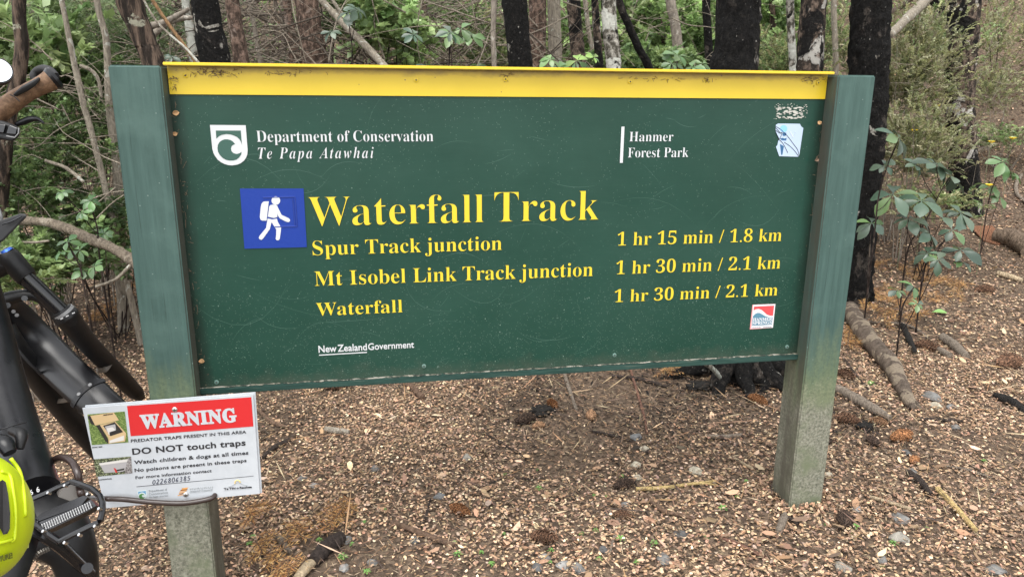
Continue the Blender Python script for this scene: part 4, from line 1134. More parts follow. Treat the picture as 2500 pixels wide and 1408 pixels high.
sh_('shrub', 2280, 490, 2.2, .30, .22, .09, 2600, .012, G_olive+G_mid, 'low spreading shrub of tiny leaves under the five-leaved plants', flat=.3)

sh_('shrub', 2420, 215, 4.0, .26, .3, .20, 4200, .011, G_pale+G_olive, 'loose olive shrub of tiny leaves on the bank, right beside the rightmost trunk', flat=.3, clump=34)
# forest wall far behind: reads as one mass
def wall():
    Vs = []; Cs = []
    n = 90000
    x = rng.uniform(-9, 13, n); y = rng.uniform(5.6, 11, n)
    z = terrain(x, y)+rng.random(n)**1.2*3.2
    clump = np.sin(x*2.3+1)*np.sin(z*2.9+y)+.7*np.sin(x*5.1+y*3)*np.sin(z*5.7+2)
    keep = clump > rng.normal(-.15, .5, n); x, y, z = x[keep], y[keep], z[keep]; n = len(x)
    D = rng.normal(0, 1, (n, 3)); N = np.array([0, 0, 1])+rng.normal(0, .6, (n, 3))
    L = rng.uniform(.035, .085, n)
    V = leaf_quads(np.stack([x, y, z], 1), D, N, L, L*.6, .15)
    c = pick(G_dark+G_mid+G_lite+[(.10, .085, .05), (.13, .10, .065)], n)
    w = np.clip((x-1.0)/2.5, 0, 1)[:, None]
    c = c*(1.15+.75*w)
    o = bulk('far_foliage', V, 4, M_leaf, None, c, (1.5, 8, 0))
    tag(o, 'mass of leaves deep in the forest behind every trunk', 'foliage', kind='stuff')
wall()
tangle('far_trunks', 130, (-100, 2000), (-80, 260), (6, 9.5), (.012, .05), (1.2, 3.0), wood('fartrunk', (.13, .10, .08), (.06, .048, .038)), 'faint trunks and limbs deep in the forest', 0, 8, 1.2, 7)

# ------------------------------------------------------------------ five-leaved plants
def leaflet(mb, base, d, nrm, L, Wd, droop=.25):
    d = np.asarray(d, float); d /= np.linalg.norm(d); nrm = np.asarray(nrm, float)
    b = np.cross(d, nrm); b /= max(np.linalg.norm(b), 1e-6); nrm = np.cross(b, d)
    prof = [(0, .03), (.15, .12), (.35, .62), (.55, .95), (.72, 1.0), (.88, .62), (1, .04)]
    V = []
    for t, w in prof:
        c = base+d*L*t-nrm*droop*L*t*t
        V += [c+b*Wd*.5*w+nrm*Wd*.16*w, c, c-b*Wd*.5*w+nrm*Wd*.16*w]
    F = []
    for i in range(len(prof)-1):
        F += [(3*i, 3*i+3, 3*i+4, 3*i+1), (3*i+1, 3*i+4, 3*i+5, 3*i+2)]
    mb.add(V, F)

def palmate(name, label, stem_px, whorls, pal, Y, leafpx=60, cat='plant', n=6):
    """stem_px: polyline of the main stem; whorls: (px, py, size factor) each a fan of leaflets on a stalk from the stem"""
    sp = [PY(a, b, Y) for a, b in stem_px]
    foot = sp[0].copy(); gz = tz(foot[0], foot[1])
    root = thing(name, (foot[0], foot[1], gz), label, cat)
    path = smooth_path([np.array([foot[0]+.01, foot[1], gz-.02])]+sp if foot[2] > gz+.04 else sp, 4)
    mb = MB(); mb.tube(path, list(np.linspace(.0042, .0024, len(path))), 6)
    sp = np.array(path)
    lv = []
    for (a, b, f) in whorls:
        dy = random.uniform(-.10, .10)
        w = PY(a, b, Y+dy)
        i = int(np.argmin(np.linalg.norm(sp-w-np.array([0, 0, -.03]), axis=1)))
        j = max(0, i-3)
        mb.tube(smooth_path([sp[j], (sp[j]+w)/2+[0, 0, -.012], w], 3), .0019, 5)
        L0 = M(leafpx, depth(w))*f*.95
        tlt = (random.gauss(0, .35), random.gauss(-.55, .3)); k = random.randint(n-1, n+1); a0 = random.uniform(0, 6.28)
        for q in range(k):
            an = a0+2*math.pi*q/k+random.gauss(0, .15)
            N0 = np.array([tlt[0], tlt[1], 1.0]); N0 /= np.linalg.norm(N0); e1_ = np.cross([0, 1.0, 0], N0); e1_ /= np.linalg.norm(e1_); e2_ = np.cross(N0, e1_)
            d = e1_*math.cos(an)+e2_*math.sin(an)+N0*random.uniform(-.3, .15)
            lv.append((w, d, N0+np.array([random.gauss(0, .2), random.gauss(0, .2), 0]), L0*random.uniform(.65, 1.15)))
    mb.build('stem', M_stem, root, smooth=True)
    for_w = {}
    mb = MB(); cnt = 0
    cols = []
    for (w, d, nn, L) in lv:
        s = mb.n; leaflet(mb, w, d, nn, L, L*random.uniform(.46, .60), random.uniform(.1, .5))
        cols += [pick(pal, 1)[0]]*(mb.n-s)
    o = mb.build('leaves', M_gloss, root, smooth=True)
    at = o.data.attributes.new('tint', 'FLOAT_COLOR', 'POINT')
    at.data.foreach_set('color', np.concatenate([np.array(cols), np.ones((len(cols), 1))], 1).astype(np.float32).ravel())
    return root
P_dk = [(.055, .088, .058), (.070, .105, .068), (.042, .072, .046)]
P_grn = [(.045, .095, .035), (.06, .12, .04), (.085, .16, .05)]
P_lt = [(.10, .17, .062), (.125, .205, .08), (.08, .14, .055)]
palmate('five_finger_plant', 'tall glossy five-leaved plant with a dark stem beside the right post', [(2136, 560), (2142, 500), (2152, 450), (2172, 390), (2192, 345)], [(2194, 338, 1.05), (2180, 475, .9), (2160, 405, .5), (2128, 545, .75)], P_dk+P_lt[:1], 1.35, 66)
palmate('five_finger_plant', 'widest glossy five-leaved plant, its dark stem leaning right, right of the tall one', [(2215, 615), (2248, 560), (2275, 510), (2298, 465), (2325, 425)], [(2325, 430, .95), (2285, 400, .9), (2250, 490, .95), (2345, 520, .85), (2218, 535, .7), (2270, 570, .7), (2240, 345+60, .5)], P_dk, 1.45, 66)
palmate('five_finger_plant', 'low five-leaved plant with pale upper leaves below the widest one', [(2255, 660), (2285, 610), (2320, 570)], [(2325, 562, .75), (2345, 610, .85), (2265, 618, .55), (2350, 640, .5), (2290, 635, .6)], P_dk+P_lt[:1], 1.3, 62)
palmate('five_finger_plant', 'small five-leaved seedling among the orange fir sprays', [(2200, 765), (2215, 725), (2232, 700)], [(2232, 700, .8), (2190, 708, .55), (2240, 742, .45)], P_lt+P_dk, 1.0, 50)
palmate('five_finger_plant', 'pale five-leaved plant near the yellow flowers on the right', [(2412, 500), (2430, 440), (2450, 395)], [(2450, 395, .9), (2420, 455, .8), (2470, 420, .6), (2440, 480, .6)], P_lt, 2.3, 55)
palmate('five_finger_plant', 'dark five-leaved plant over the middle of the yellow strip, left of the thin straight sapling', [(1100, 230), (1104, 170), (1100, 110)], [(1042, 160, .95), (1100, 80, .8), (1010, 85, .6)], P_dk, 2.0, 52)
palmate('five_finger_plant', 'light green five-leaved plant with upright stalks just left of the thin straight sapling', [(1095, 240), (1097, 150), (1096, 90)], [(1100, 88, .85), (1125, 72, .85), (1168, 160, .6), (1150, 90, .7)], P_lt, 2.2, 52)
palmate('five_finger_plant', 'yellowish green plant at the foot of the pinkish trunks behind the board', [(1400, 240), (1404, 200), (1406, 150)], [(1410, 148, 1.0), (1345, 145, .8), (1425, 175, .8), (1450, 140, .6), (1365, 165, .7)], P_lt+[(.2, .30, .08)], 2.0, 46)
palmate('five_finger_plant', 'light green five-leaved plant left of the widest black trunk', [(1655, 240), (1655, 190), (1652, 150)], [(1655, 135, 1.05), (1640, 155, .8), (1690, 165, .8), (1715, 155, .7)], P_lt, 1.9, 46)
palmate('five_finger_plant', 'small five-leaved plant right over the corner of the left post', [(425, 210), (425, 175), (420, 140)], [(420, 140, .9), (400, 150, .6)], P_dk, 2.1, 30)
palmate('five_finger_plant', 'dark five-leaved plant hanging over the long pale fallen branch', [(245, 640), (238, 560), (220, 500)], [(222, 490, .8), (150, 470, .6), (255, 570, .7), (200, 520, .6)], P_grn, 1.5, 42)
palmate('five_finger_plant', 'dark leafy plant below the long pale fallen branch near the bicycle fork', [(205, 700), (190, 640), (165, 595)], [(165, 590, .9), (150, 615, .75), (195, 610, .8), (230, 650, .7), (205, 660, .7)], P_grn, 1.3, 44)
palmate('five_finger_plant', 'dark hanging leaves high between the crossing dead poles', [(862, 200), (860, 120), (852, 60)], [(850, 30, .9), (870, 22, .8), (808, 78, .8)], P_dk, 2.4, 44)

# flowers
M_fl = mat('yellow_petal', (.85, .62, .03), .5)
def flower(px, py, Y, label):
    c = PY(px, py, Y); gz = tz(c[0], c[1]); r = M(9, depth(c))
    root = thing('buttercup', (c[0], c[1], gz), label, 'flower')
    mb = MB()
    for k in range(5):
        a = k*1.2566+.3; d = np.array([math.cos(a), math.sin(a), .35])
        leaflet(mb, c, d, np.array([0, 0, 1.0]), r*1.15, r*1.1, -.2)
    mb.build('petals', M_fl, root)
    MB().tube(smooth_path([np.array([c[0]+.02, c[1], gz]), (c+np.array([c[0], c[1], gz]))/2, c], 3), .0012, 4).build('stem', M_gstem, root)
flower(2420, 350, 2.9, 'small yellow flower, left one of the two side by side right of the rightmost trunk')
flower(2472, 341, 2.9, 'small yellow flower, right one of the two side by side right of the rightmost trunk')
flower(2414, 455, 2.2, 'small yellow flower below the pair, among pale five-leaved plants')
flower(2232, 322, 2.4, 'small yellow flower low in the olive shrub beside the jet black trunk')
flower(2285, 262, 2.6, 'small yellow flower against the olive shrub left of the rightmost trunk')

# ------------------------------------------------------------------ bicycle leaning at the left post
B_mat = mat('matt_black', (.012, .012, .013), .45, 0, .3); _k = NT(B_mat); _k.col(_k.ramp(_k.noise(_k.coord(), 60, 6, .7), [(.35, (.005, .005, .0055)), (.62, (.009, .009, .0095)), (.8, (.03, .028, .025))]))
B_sat = mat('satin_black', (.006, .006, .007), .3, 0, .36); _k = NT(B_sat); _k.col(_k.ramp(_k.noise(_k.coord(), 45, 6, .7), [(.4, (.004, .004, .005)), (.66, (.007, .007, .008)), (.8, (.03, .028, .024))])); _k.l(_k.ramp(_k.noise(_k.coord(), 30, 5, .6), [(.3, (.24,)*3), (.7, (.40,)*3)]), _k.p.inputs['Roughness'])
B_gloss = mat('gloss_black', (.008, .008, .009), .18, 0, .5)
B_rub = mat('rubber', (.020, .020, .021), .7, 0, .3)
B_blue = mat('blue_anodised', (.03, .10, .42), .3, .6)
B_seal = mat('seal_grey', (.16, .16, .16), .4)
B_steel = mat('steel', (.55, .55, .55), .25, 1.0)
B_mir = mat('mirror_glass', (.85, .88, .9), .04, 1.0)
B_white = mat('white_mark', (.42, .42, .42), .5)
B_brown = mat('bracket_brown', (.075, .062, .05), .5)
cork = mat('cork_grip', rough=.6, spec=.3); _k = NT(cork)
_k.col(_k.ramp(_k.noise(_k.coord((1, 1, 1)), 110, 6, .7, .5), [(.30, (.06, .034, .02)), (.5, (.125, .07, .038)), (.70, (.21, .128, .074))]))

g0 = PD(100, 1250, 1.15)
bike = thing('mountain_bike', (g0[0], g0[1]+.3, tz(g0[0], g0[1]+.3)), 'black mountain bicycle with brown grips at the left edge, locked to the left post', 'bicycle')
def bt(name, pts, w, m, parent=bike, n=14, flat_=1.0, sm=3, smooth=True, auto=40):
    """tube along (px, py, d); w pixel widths"""
    q = [PD(*p) for p in pts]; w = [w]*len(q) if np.isscalar(w) else w
    r = [M(a, p[2])/2 for a, p in zip(w, pts)]
    if sm > 1 and len(q) > 2:
        c = smooth_path(q, sm); r = list(np.interp(np.linspace(0, 1, len(c)), np.linspace(0, 1, len(r)), r))
    else: c = q
    return MB().tube(c, r, n, True, 0, flat_).build(name, m, parent, smooth=smooth, auto=auto)
def line(p, q, t): return tuple(a+(b-a)*t for a, b in zip(p, q))

# fork: near leg
c0, c1 = (18, 640, 1.55), (163, 772, 1.62)
bt('stanchion', [(40, 655, 1.56), c1], 39, B_gloss, bike, 20)
cr = bt('fork_crown', [(16, 618, 1.548), (24, 630, 1.551), (60, 672, 1.568), (68, 680, 1.57)], [46, 52, 50, 44], B_mat, bike, 20, sm=2)
bt('fork_crown', [(-90, 690, 1.58), (-30, 664, 1.56), (30, 640, 1.553)], [60, 52, 44], B_mat, bike, 14)
kn = bt('fork_knob', [(16, 612, 1.545), (20, 619, 1.548), (25, 627, 1.55)], [34, 36, 36], B_gloss, bike, 12)
bt('knob_cap', [(13, 608, 1.544), (17, 613, 1.546)], [24, 31], B_blue, kn, 12, sm=1)
bt('knob_cap', [(12, 606.5, 1.543), (15, 610, 1.5455)], [8, 12], B_gloss, kn, 8, sm=1)
lg = bt('fork_leg', [(148, 757, 1.612), (158, 768, 1.617), (163, 773, 1.62), (170, 782, 1.63), (215, 838, 1.71), (280, 905, 1.83), (318, 945, 1.91), (332, 958, 1.935), (340, 966, 1.95)], [50, 57, 60, 54, 46, 42, 39, 35, 26], B_mat, bike, 22, sm=3)
bt('seal_ring', [(152, 759, 1.611), (157, 764, 1.614)], [52, 54], B_seal, lg, 20, sm=1)
bt('fork_dial', [(336, 960, 1.94), (345, 970, 1.955)], [24, 20], B_gloss, lg, 10, sm=1)
mb = MB()
for t in (.30, .44, .58, .7):
    a = line((168, 770, 1.60), (186, 757, 1.60), t)
a0, a1 = PD(134, 786, 1.585), PD(188, 760, 1.60)
for t in (.25, .5, .78):
    p = a0*(1-t)+a1*t
    mb.tube([p, p+(a1-a0)*.12], .0012, 5)
mb.build('white_mark', B_white, lg)
# far leg
bt('fork_leg', [(10, 800, 1.66), (40, 850, 1.68), (110, 945, 1.80), (180, 1030, 1.92), (225, 1082, 1.98), (262, 1125, 2.02)], [50, 50, 52, 50, 46, 40], B_mat, bike, 18)
# brace between the legs
bt('fork_brace', [(-6, 762, 1.60), (10, 735, 1.585), (45, 722, 1.58), (85, 722, 1.585), (118, 742, 1.60), (150, 778, 1.615)], [34, 36, 30, 26, 26, 34], B_mat, bike, 10, sm=4)
for px, py in ((18, 745), (60, 728)):
    MB().disc(PD(px, py, 1.562), -ray(px, py), .006, 12, .006).build('bolt', B_gloss, bike)

# front wheel under the mudguard, its plane pointing at the viewer
ax = PD(268, 1018, 2.06)
ua = PD(268+100, 1018+104, 2.06+.06)-ax; ua /= np.linalg.norm(ua)
vv_ = ax-CAM; vv_ = vv_-ua*(vv_@ua); vv_ /= np.linalg.norm(vv_)
nn_ = np.cross(ua, vv_)
def ring(mb, c, Rr, r, n=64, m=12, wz=1.0, a0=0, a1=2*math.pi):
    V = []
    full = abs(a1-a0-2*math.pi) < 1e-6
    k = n if full else n+1
    for i in range(k):
        a = a0+(a1-a0)*i/n; d = ua*math.cos(a)+vv_*math.sin(a)
        for j in range(m):
            b = 2*math.pi*j/m
            V.append(c+d*(Rr+r*math.cos(b))+nn_*r*wz*math.sin(b))
    F = [(i*m+j, i*m+(j+1) % m, ((i+1) % k)*m+(j+1) % m, ((i+1) % k)*m+j) for i in range(k if full else n) for j in range(m)]
    mb.add(V, F)
wh = MB(); ring(wh, ax, .285, .012, 64, 8, 1.3); w_o = wh.build('wheel', B_sat, bike, smooth=True)
mb = MB(); ring(mb, ax, .310, .027, 72, 12); mb.build('tyre', B_rub, w_o, smooth=True)
mb = MB()
for i in range(28):
    a = 2*math.pi*i/28; d = ua*math.cos(a)+vv_*math.sin(a)
    mb.tube([ax+nn_*.02*(1 if i % 2 else -1)+d*.02, ax+d*.28], .001, 4)
mb.build('spoke', B_steel, w_o)
mb = MB(); mb.tube([ax-nn_*.05, ax+nn_*.05], .022, 14); mb.build('hub', B_sat, w_o, smooth=True, auto=40)
# mudguard: a curved blade lying between the legs
def blade(name, pts, widths, mat_, bulge, parent, th=.0025, n=10, lift=0):
    q = [PD(*p) for p in pts]; c = smooth_path(q, 5); k = len(c)
    w = np.interp(np.linspace(0, 1, k), np.linspace(0, 1, len(pts)), [M(a, p[2]) for a, p in zip(widths, pts)])
    V = []
    for i in range(k):
        t = c[min(i+1, k-1)]-c[max(i-1, 0)]; t /= np.linalg.norm(t)
        v = CAM-c[i]; v = v-t*(v@t); v /= np.linalg.norm(v); s_ = np.cross(t, v)
        for j in range(n+1):
            u = j/n*2-1
            V.append(c[i]+s_*u*w[i]*.5-v*(u*u*bulge*w[i])+v*lift)
    F = [(i*(n+1)+j, i*(n+1)+j+1, (i+1)*(n+1)+j+1, (i+1)*(n+1)+j) for i in range(k-1) for j in range(n)]
    o = MB().add(V, F).build(name, mat_, parent, smooth=True)
    sd = o.modifiers.new('t', 'SOLIDIFY'); sd.thickness = th
    return o
M_guard = mat('guard_plastic', (.009, .009, .010), .32, 0, .45)
mg = blade('mudguard', [(0, 741, 1.63), (36, 779, 1.69), (90, 837, 1.73), (160, 907, 1.70), (220, 963, 1.672), (285, 1021, 1.672), (325, 1060, 1.69)], [60, 86, 92, 90, 87, 82, 72], M_guard, .22, bike)
for px, py in ((33, 760), (41, 769)):
    MB().disc(PD(px, py, 1.655), -ray(px, py), .0042, 10, .003).build('rivet', B_seal, mg)
# bracket strap over the blade, with tabs to the legs
_gc = np.array(smooth_path([PD(160, 907, 1.70), PD(196, 941, 1.684), PD(208, 952, 1.678), PD(220, 963, 1.672)], 2))
_t = unit(_gc[-1]-_gc[0]); _c = PD(207, 951, 1.6775); _v = CAM-_c; _v = unit(_v-_t*(_v@_t)); _s = np.cross(_t, _v); _w = M(88, 1.677)
sp_ = [_c+_s*u*_w*.5-_v*(u*u*.22*_w)+_v*.0012 for u in np.linspace(-1.06, 1.06, 15)]
mb = MB(); V = []
for p in sp_:
    V += [p-_t*.0065, p+_t*.0065, p+_t*.0065+_v*.0022, p-_t*.0065+_v*.0022]
mb.add(V, [f for q in range(14) for f in ((4*q, 4*q+4, 4*q+5, 4*q+1), (4*q+1, 4*q+5, 4*q+6, 4*q+2), (4*q+2, 4*q+6, 4*q+7, 4*q+3), (4*q+3, 4*q+7, 4*q+4, 4*q))])
br = mb.build('bracket', B_sat, mg)
for u in (-.36, .36):
    p = _c+_s*u*_w*.5-_v*(u*u*.22*_w)+_v*.0042
    MB().disc(p, _v, .0042, 12, .002).build('rivet', B_seal, br)
blade('bracket_tab', [(238, 904, 1.72), (256, 902, 1.76), (270, 884, 1.78)], [10, 14, 12], B_brown, .05, br)
blade('bracket_tab', [(138, 980, 1.82), (165, 974, 1.78), (177, 958, 1.74)], [10, 13, 12], B_brown, .05, br)
bt('brake_hose', [(30, 835, 1.655), (75, 890, 1.68), (130, 935, 1.76), (175, 965, 1.82), (205, 1000, 1.88)], 7, B_rub, bike, 6)

# frame tube from the bottom bracket
ft = bt('frame_tube', [(-80, 640, 1.42), (-22, 860, 1.40), (12, 985, 1.34), (54, 1110, 1.26), (88, 1205, 1.20)], [108, 112, 114, 112, 110], B_sat, bike, 22, 1.0, 4)
bt('tube_seam', [(-40, 1062, 1.23), (20, 1042, 1.235), (64, 1030, 1.262)], 3, B_gloss, ft, 5)
bt('frame_boss', [(30, 1050, 1.205), (52, 1062, 1.195), (48, 1095, 1.185)], [22, 30, 18], B_mat, ft, 12, 1, 4)
bt('frame_boss', [(-10, 1075, 1.18), (12, 1085, 1.165), (24, 1105, 1.16)], [40, 42, 30], B_sat, ft, 14, 1, 4)
place_text('white_mark', '6  6', (75, 1208), (98, 1198), (72, 1196), lambda x, y: PD(x, y, 1.125), B_white, ft, offset=.02)
place_text('white_mark', '9', (70, 1222), (77, 1219), (69, 1210), lambda x, y: PD(x, y, 1.125), B_white, ft, offset=.02)
# drive unit and lower frame
bt('drive_unit', [(40, 1225, 1.22), (90, 1262, 1.20), (140, 1300, 1.19), (180, 1352, 1.19), (195, 1430, 1.20)], [130, 150, 160, 110, 90], B_mat, bike, 12, .8, 3)
bt('drive_unit_cover', [(172, 1206, 1.24), (180, 1212, 1.22)], [64, 66], mat('motor_grey', (.13, .12, .11), .5), bike, 20, 1, 1)
bt('chainstay', [(60, 1290, 1.12), (30, 1370, 1.05), (0, 1450, 1.0)], [80, 90, 90], B_mat, bike, 12, .7)
mb = MB(); rr_ = random.Random(9)
cpts = smooth_path([PD(120, 1338, 1.09), PD(92, 1352, 1.08), PD(70, 1378, 1.07), PD(58, 1415, 1.06)], 5)
for i in range(len(cpts)-1):
    a, b = cpts[i], cpts[i+1]
    mb.tube([a, a*.35+b*.65], .0042, 6)
mb.build('chain', mat('chain_grey', (.14, .13, .115), .45, .7), bike)
# crank arm
ca = bt('crank_arm', [(62, 1288, 1.075), (100, 1302, 1.085), (150, 1335, 1.11), (196, 1378, 1.14), (224, 1400, 1.16)], [34, 44, 48, 42, 36], B_gloss, bike, 10, .55, 4)
bt('crank_cap', [(213, 1386, 1.132), (213, 1387, 1.14)], [26, 26], B_gloss, ca, 16, 1, 1)
# pedal
ZP = lambda x, y, d=1.07: (x*.2542, 1050+y*.2542, d)
pd_ = MB()
def bar(pts, w, d=None, n=8):
    q = [PD(*ZP(x, y, dd)) for x, y, dd in pts]
    pd_.tube(q, [M(w, 1.07)/2]*len(q), n)
# rails, outer end, inner end, all in one plate
bar([(275, 675, 1.12), (430, 610, 1.12), (560, 545, 1.12), (690, 490, 1.12)], 13)
bar([(690, 490, 1.12), (780, 520, 1.11), (880, 560, 1.095), (960, 630, 1.085), (985, 700, 1.075), (982, 790, 1.065), (960, 870, 1.055)], 15)
bar([(950, 880, 1.055), (840, 930, 1.052), (700, 1000, 1.05), (570, 1068, 1.05)], 14)
bar([(275, 675, 1.12), (300, 780, 1.10), (340, 900, 1.08), (450, 990, 1.06), (570, 1068, 1.05)], 15)
# centre body
def plate(pts, dd, th, m=None):
    q = np.array([PD(*ZP(x, y, d)) for (x, y), d in zip(pts, dd)])
    nrm = np.cross(q[1]-q[0], q[2]-q[1]); nrm /= np.linalg.norm(nrm)
    if nrm @ (CAM-q[0]) < 0: nrm = -nrm
    pd_.prism(q, -nrm*th); return q, nrm
q_, n_ = plate([(345, 840), (370, 870), (780, 720), (840, 640), (800, 625), (400, 790)], [1.085, 1.08, 1.078, 1.085, 1.09, 1.092], .012)
q2_, n2_ = plate([(360, 885), (405, 975), (500, 940), (850, 770), (925, 720), (870, 660), (780, 725)], [1.08, 1.068, 1.066, 1.066, 1.068, 1.076, 1.078], .010)
pedal = pd_.build('pedal', B_gloss, bike, smooth=True, auto=35)
mb = MB()
for i in range(21):
    for j in range(5):
        u = (i+.5)/21; v = (j+.5)/5
        x = 395+u*480+v*22; y = 905-u*225+v*62
        d = 1.0745-.0015*u-.010*v+.002*u
        p = PD(*ZP(x, y, d))
        mb.sphere(p+n2_*.001, .0009 if j % 2 else .0011, 5, 3)
mb.build('white_mark', B_white, pedal)
for x, y, d in ((300, 680, 1.105), (465, 600, 1.105), (625, 530, 1.105), (845, 612, 1.08), (955, 752, 1.06), (915, 920, 1.038), (765, 1002, 1.036), (625, 1078, 1.036), (420, 968, 1.055)):
    p = PD(*ZP(x, y, d))
    MB().tube([p-n2_*.004, p+n2_*.002], .0022, 8).build('pin', B_steel, pedal, smooth=True, auto=40)
bt('pedal_axle', [ZP(225, 945, 1.09), ZP(300, 935, 1.085), ZP(400, 890, 1.085)], [16, 18, 26], B_gloss, pedal, 12, 1, 2)
bt('pedal_axle_tip', [ZP(255, 930, 1.075), ZP(285, 955, 1.072)], [12, 16], B_steel, pedal, 10, 1, 1)

# handlebar end: cork grip, rubber insert, bar end, lever, switch pod, mirror
gp = bt('grip', [(-60, 322, 1.40), (-10, 280, 1.40), (20, 258, 1.40), (45, 240, 1.40), (70, 225, 1.402), (95, 212, 1.405), (115, 202, 1.408), (128, 194, 1.41)], [52, 50, 48, 45, 42, 42, 46, 50], cork, bike, 20, 1, 4)
bt('grip_pad', [(38, 232, 1.378), (60, 217, 1.375), (80, 205, 1.378), (95, 193, 1.388)], [14, 24, 22, 12], B_rub, gp, 12, .6, 4)
bt('grip_groove', [(24, 231, 1.376), (36, 237, 1.372), (48, 248, 1.374)], 2.4, B_rub, gp, 5)
bt('grip_end', [(124, 196, 1.409), (131, 192, 1.411), (138, 188, 1.413)], [50, 58, 50], B_sat, gp, 18, 1, 2)
bt('bar_end', [(136, 186, 1.42), (122, 172, 1.43), (105, 168, 1.44), (90, 174, 1.45), (82, 186, 1.45), (88, 196, 1.45), (98, 200, 1.44)], [18, 19, 19, 18, 18, 16, 12], B_rub, bike, 12, 1, 4)
blade('brake_lever', [(36, 305, 1.41), (55, 298, 1.41), (75, 291, 1.41), (92, 291, 1.415), (107, 301, 1.42)], [10, 17, 15, 10, 5], B_sat, .25, bike, .006)
pod = MB()
hull = [(-60, 322), (0, 292), (28, 302), (46, 310), (50, 325), (44, 338), (28, 346), (0, 340), (-60, 372)]
qq = [PD(x, y, 1.37) for x, y in hull]; pod.prism(qq, (PD(0, 320, 1.42)-PD(0, 320, 1.37)))
po = pod.build('switch_pod', B_mat, bike)
bv = po.modifiers.new('b', 'BEVEL'); bv.width = .006; bv.segments = 3
for bx in ([(-20, 300), (14, 304), (8, 326), (-26, 322)], [(22, 304), (42, 312), (38, 330), (15, 328)]):
    b_ = MB(); qq = [PD(x, y, 1.364) for x, y in bx]; b_.prism(qq, PD(0, 320, 1.375)-PD(0, 320, 1.366)); bb = b_.build('button', B_gloss, po)
    bv = bb.modifiers.new('b', 'BEVEL'); bv.width = .002; bv.segments = 2
mb = MB(); mb.tube([PD(*p) for p in [(46, 312, 1.362), (45, 326, 1.362), (36, 336, 1.362), (16, 332, 1.362)]], .0011, 5); mb.build('button_trim', B_seal, po)
mc = PD(-6, 172, 1.34)
v_ = unit((CAM-mc)+np.array([.25, -.1, .75]))
MB().disc(mc-v_*.006, v_, .0245, 28, .012).build('mirror', B_mat, bike, smooth=True, auto=40)
MB().disc(mc+v_*.0008, v_, .0222, 28, .001).build('mirror_glass', B_mir, bike)
bt('mirror_arm', [(-6, 176, 1.35), (-20, 230, 1.37), (-30, 300, 1.40)], 9, B_mat, bike, 8)
# wedge shaped lever near the stem and hoses
wd = MB(); qq = [PD(x, y, 1.42) for x, y in [(-30, 545), (10, 535), (50, 521), (66, 522), (64, 531), (30, 566), (8, 588), (-30, 610)]]
wd.prism(qq, PD(0, 560, 1.435)-PD(0, 560, 1.42)); wo = wd.build('brake_lever', B_mat, bike)
bv = wo.modifiers.new('b', 'BEVEL'); bv.width = .004; bv.segments = 2
bt('lever_groove', [(6, 548, 1.414), (28, 541, 1.414), (52, 529, 1.414)], 4, B_gloss, wo, 5)
bt('brake_hose', [(-8, 500, 1.45), (2, 525, 1.45), (4, 550, 1.46), (-2, 590, 1.48), (-10, 640, 1.5)], 7, B_seal, bike, 6, 1, 4)

# steering parts reaching out of the picture
bd = unit(PD(128, 194, 1.41)-PD(-60, 322, 1.40)); be = PD(138, 188, 1.413); bc = be-bd*.38
hu = unit(PD(40, 655, 1.56)-PD(163, 773, 1.62)); hm = PD(-60, 672, 1.57)
MB().tube(smooth_path([be-bd*.17, be-bd*.22-hu*.0, bc+bd*.06+hu*-.02, bc-hu*.02, bc-bd*.06-hu*.02, bc-bd*.22, bc-bd*.36], 4), .0125, 14).build('handlebar', B_mat, bike, smooth=True, auto=40)
MB().tube([bc-bd*.24, bc-bd*.38], .019, 16).build('grip', cork, bike, smooth=True, auto=40)
MB().tube(smooth_path([bc-hu*.02, (bc+hm+hu*.15)/2, hm+hu*.15], 4), .019, 14).build('stem', B_mat, bike, smooth=True, auto=40)
MB().tube([hm, hm+hu*.17], .026, 18).build('head_tube', B_sat, bike, smooth=True, auto=40)
MB().tube(smooth_path([hm+hu*.11, PD(-150, 700, 1.36), PD(-230, 820, 1.22), PD(-250, 950, 1.12)], 4), .024, 16).build('top_tube', B_sat, bike, smooth=True, auto=40)
MB().tube(smooth_path([PD(-250, 930, 1.12), PD(-120, 1120, 1.12), PD(40, 1240, 1.16)], 4), .02, 14).build('seat_tube', B_sat, bike, smooth=True, auto=40)

# helmet hanging on the bicycle
M_lime = mat('lime_shell', (.52, .62, .008), .38, 0, .4); _k = NT(M_lime); _k.col(_k.ramp(_k.noise(_k.coord(rand=False), 9, 4, .6), [(.3, (.37, .47, .005)), (.7, (.46, .55, .008))]))
M_vent = mat('helmet_vent', (.016, .015, .015), .8)
hc = PD(-66, 1262, .86)
helm = thing('bicycle_helmet', (hc[0], hc[1], hc[2]-.13), 'lime green bicycle helmet with long black vents hanging on the bicycle', 'helmet')
fx = unit(CAM-hc); ux = unit(_UU-fx*(_UU@fx)); rx_ = np.cross(ux, fx)
HW, HH, HD = M(126, .86), M(160, .86), .075
def hp(u, v, s=1.0):                      # u across, v up (-1..1) on the shell
    x = u*HW; y = v*HH
    k = max(0.0, 1-u*u-v*v)
    return hc+rx_*x*s+ux*y*s+fx*(k**.5)*HD*s
mb = MB(); V = []; F = []
nu, nv = 40, 30
for j in range(nv+1):
    th = math.pi*j/nv
    for i in range(nu):
        ph = 2*math.pi*i/nu
        a = math.sin(th)*math.cos(ph); b = math.cos(th); c = math.sin(th)*math.sin(ph)
        bulge = 1.0
        sg = 1 if c >= 0 else .6
        ax_ = a*bulge; lean = -.10*b
        V.append(hc+rx_*(ax_+lean)*HW+ux*b*HH+fx*c*HD*sg)
for j in range(nv):
    for i in range(nu):
        F.append((j*nu+i, j*nu+(i+1) % nu, (j+1)*nu+(i+1) % nu, (j+1)*nu+i))
mb.add(V, F); mb.build('shell', M_lime, helm, smooth=True)
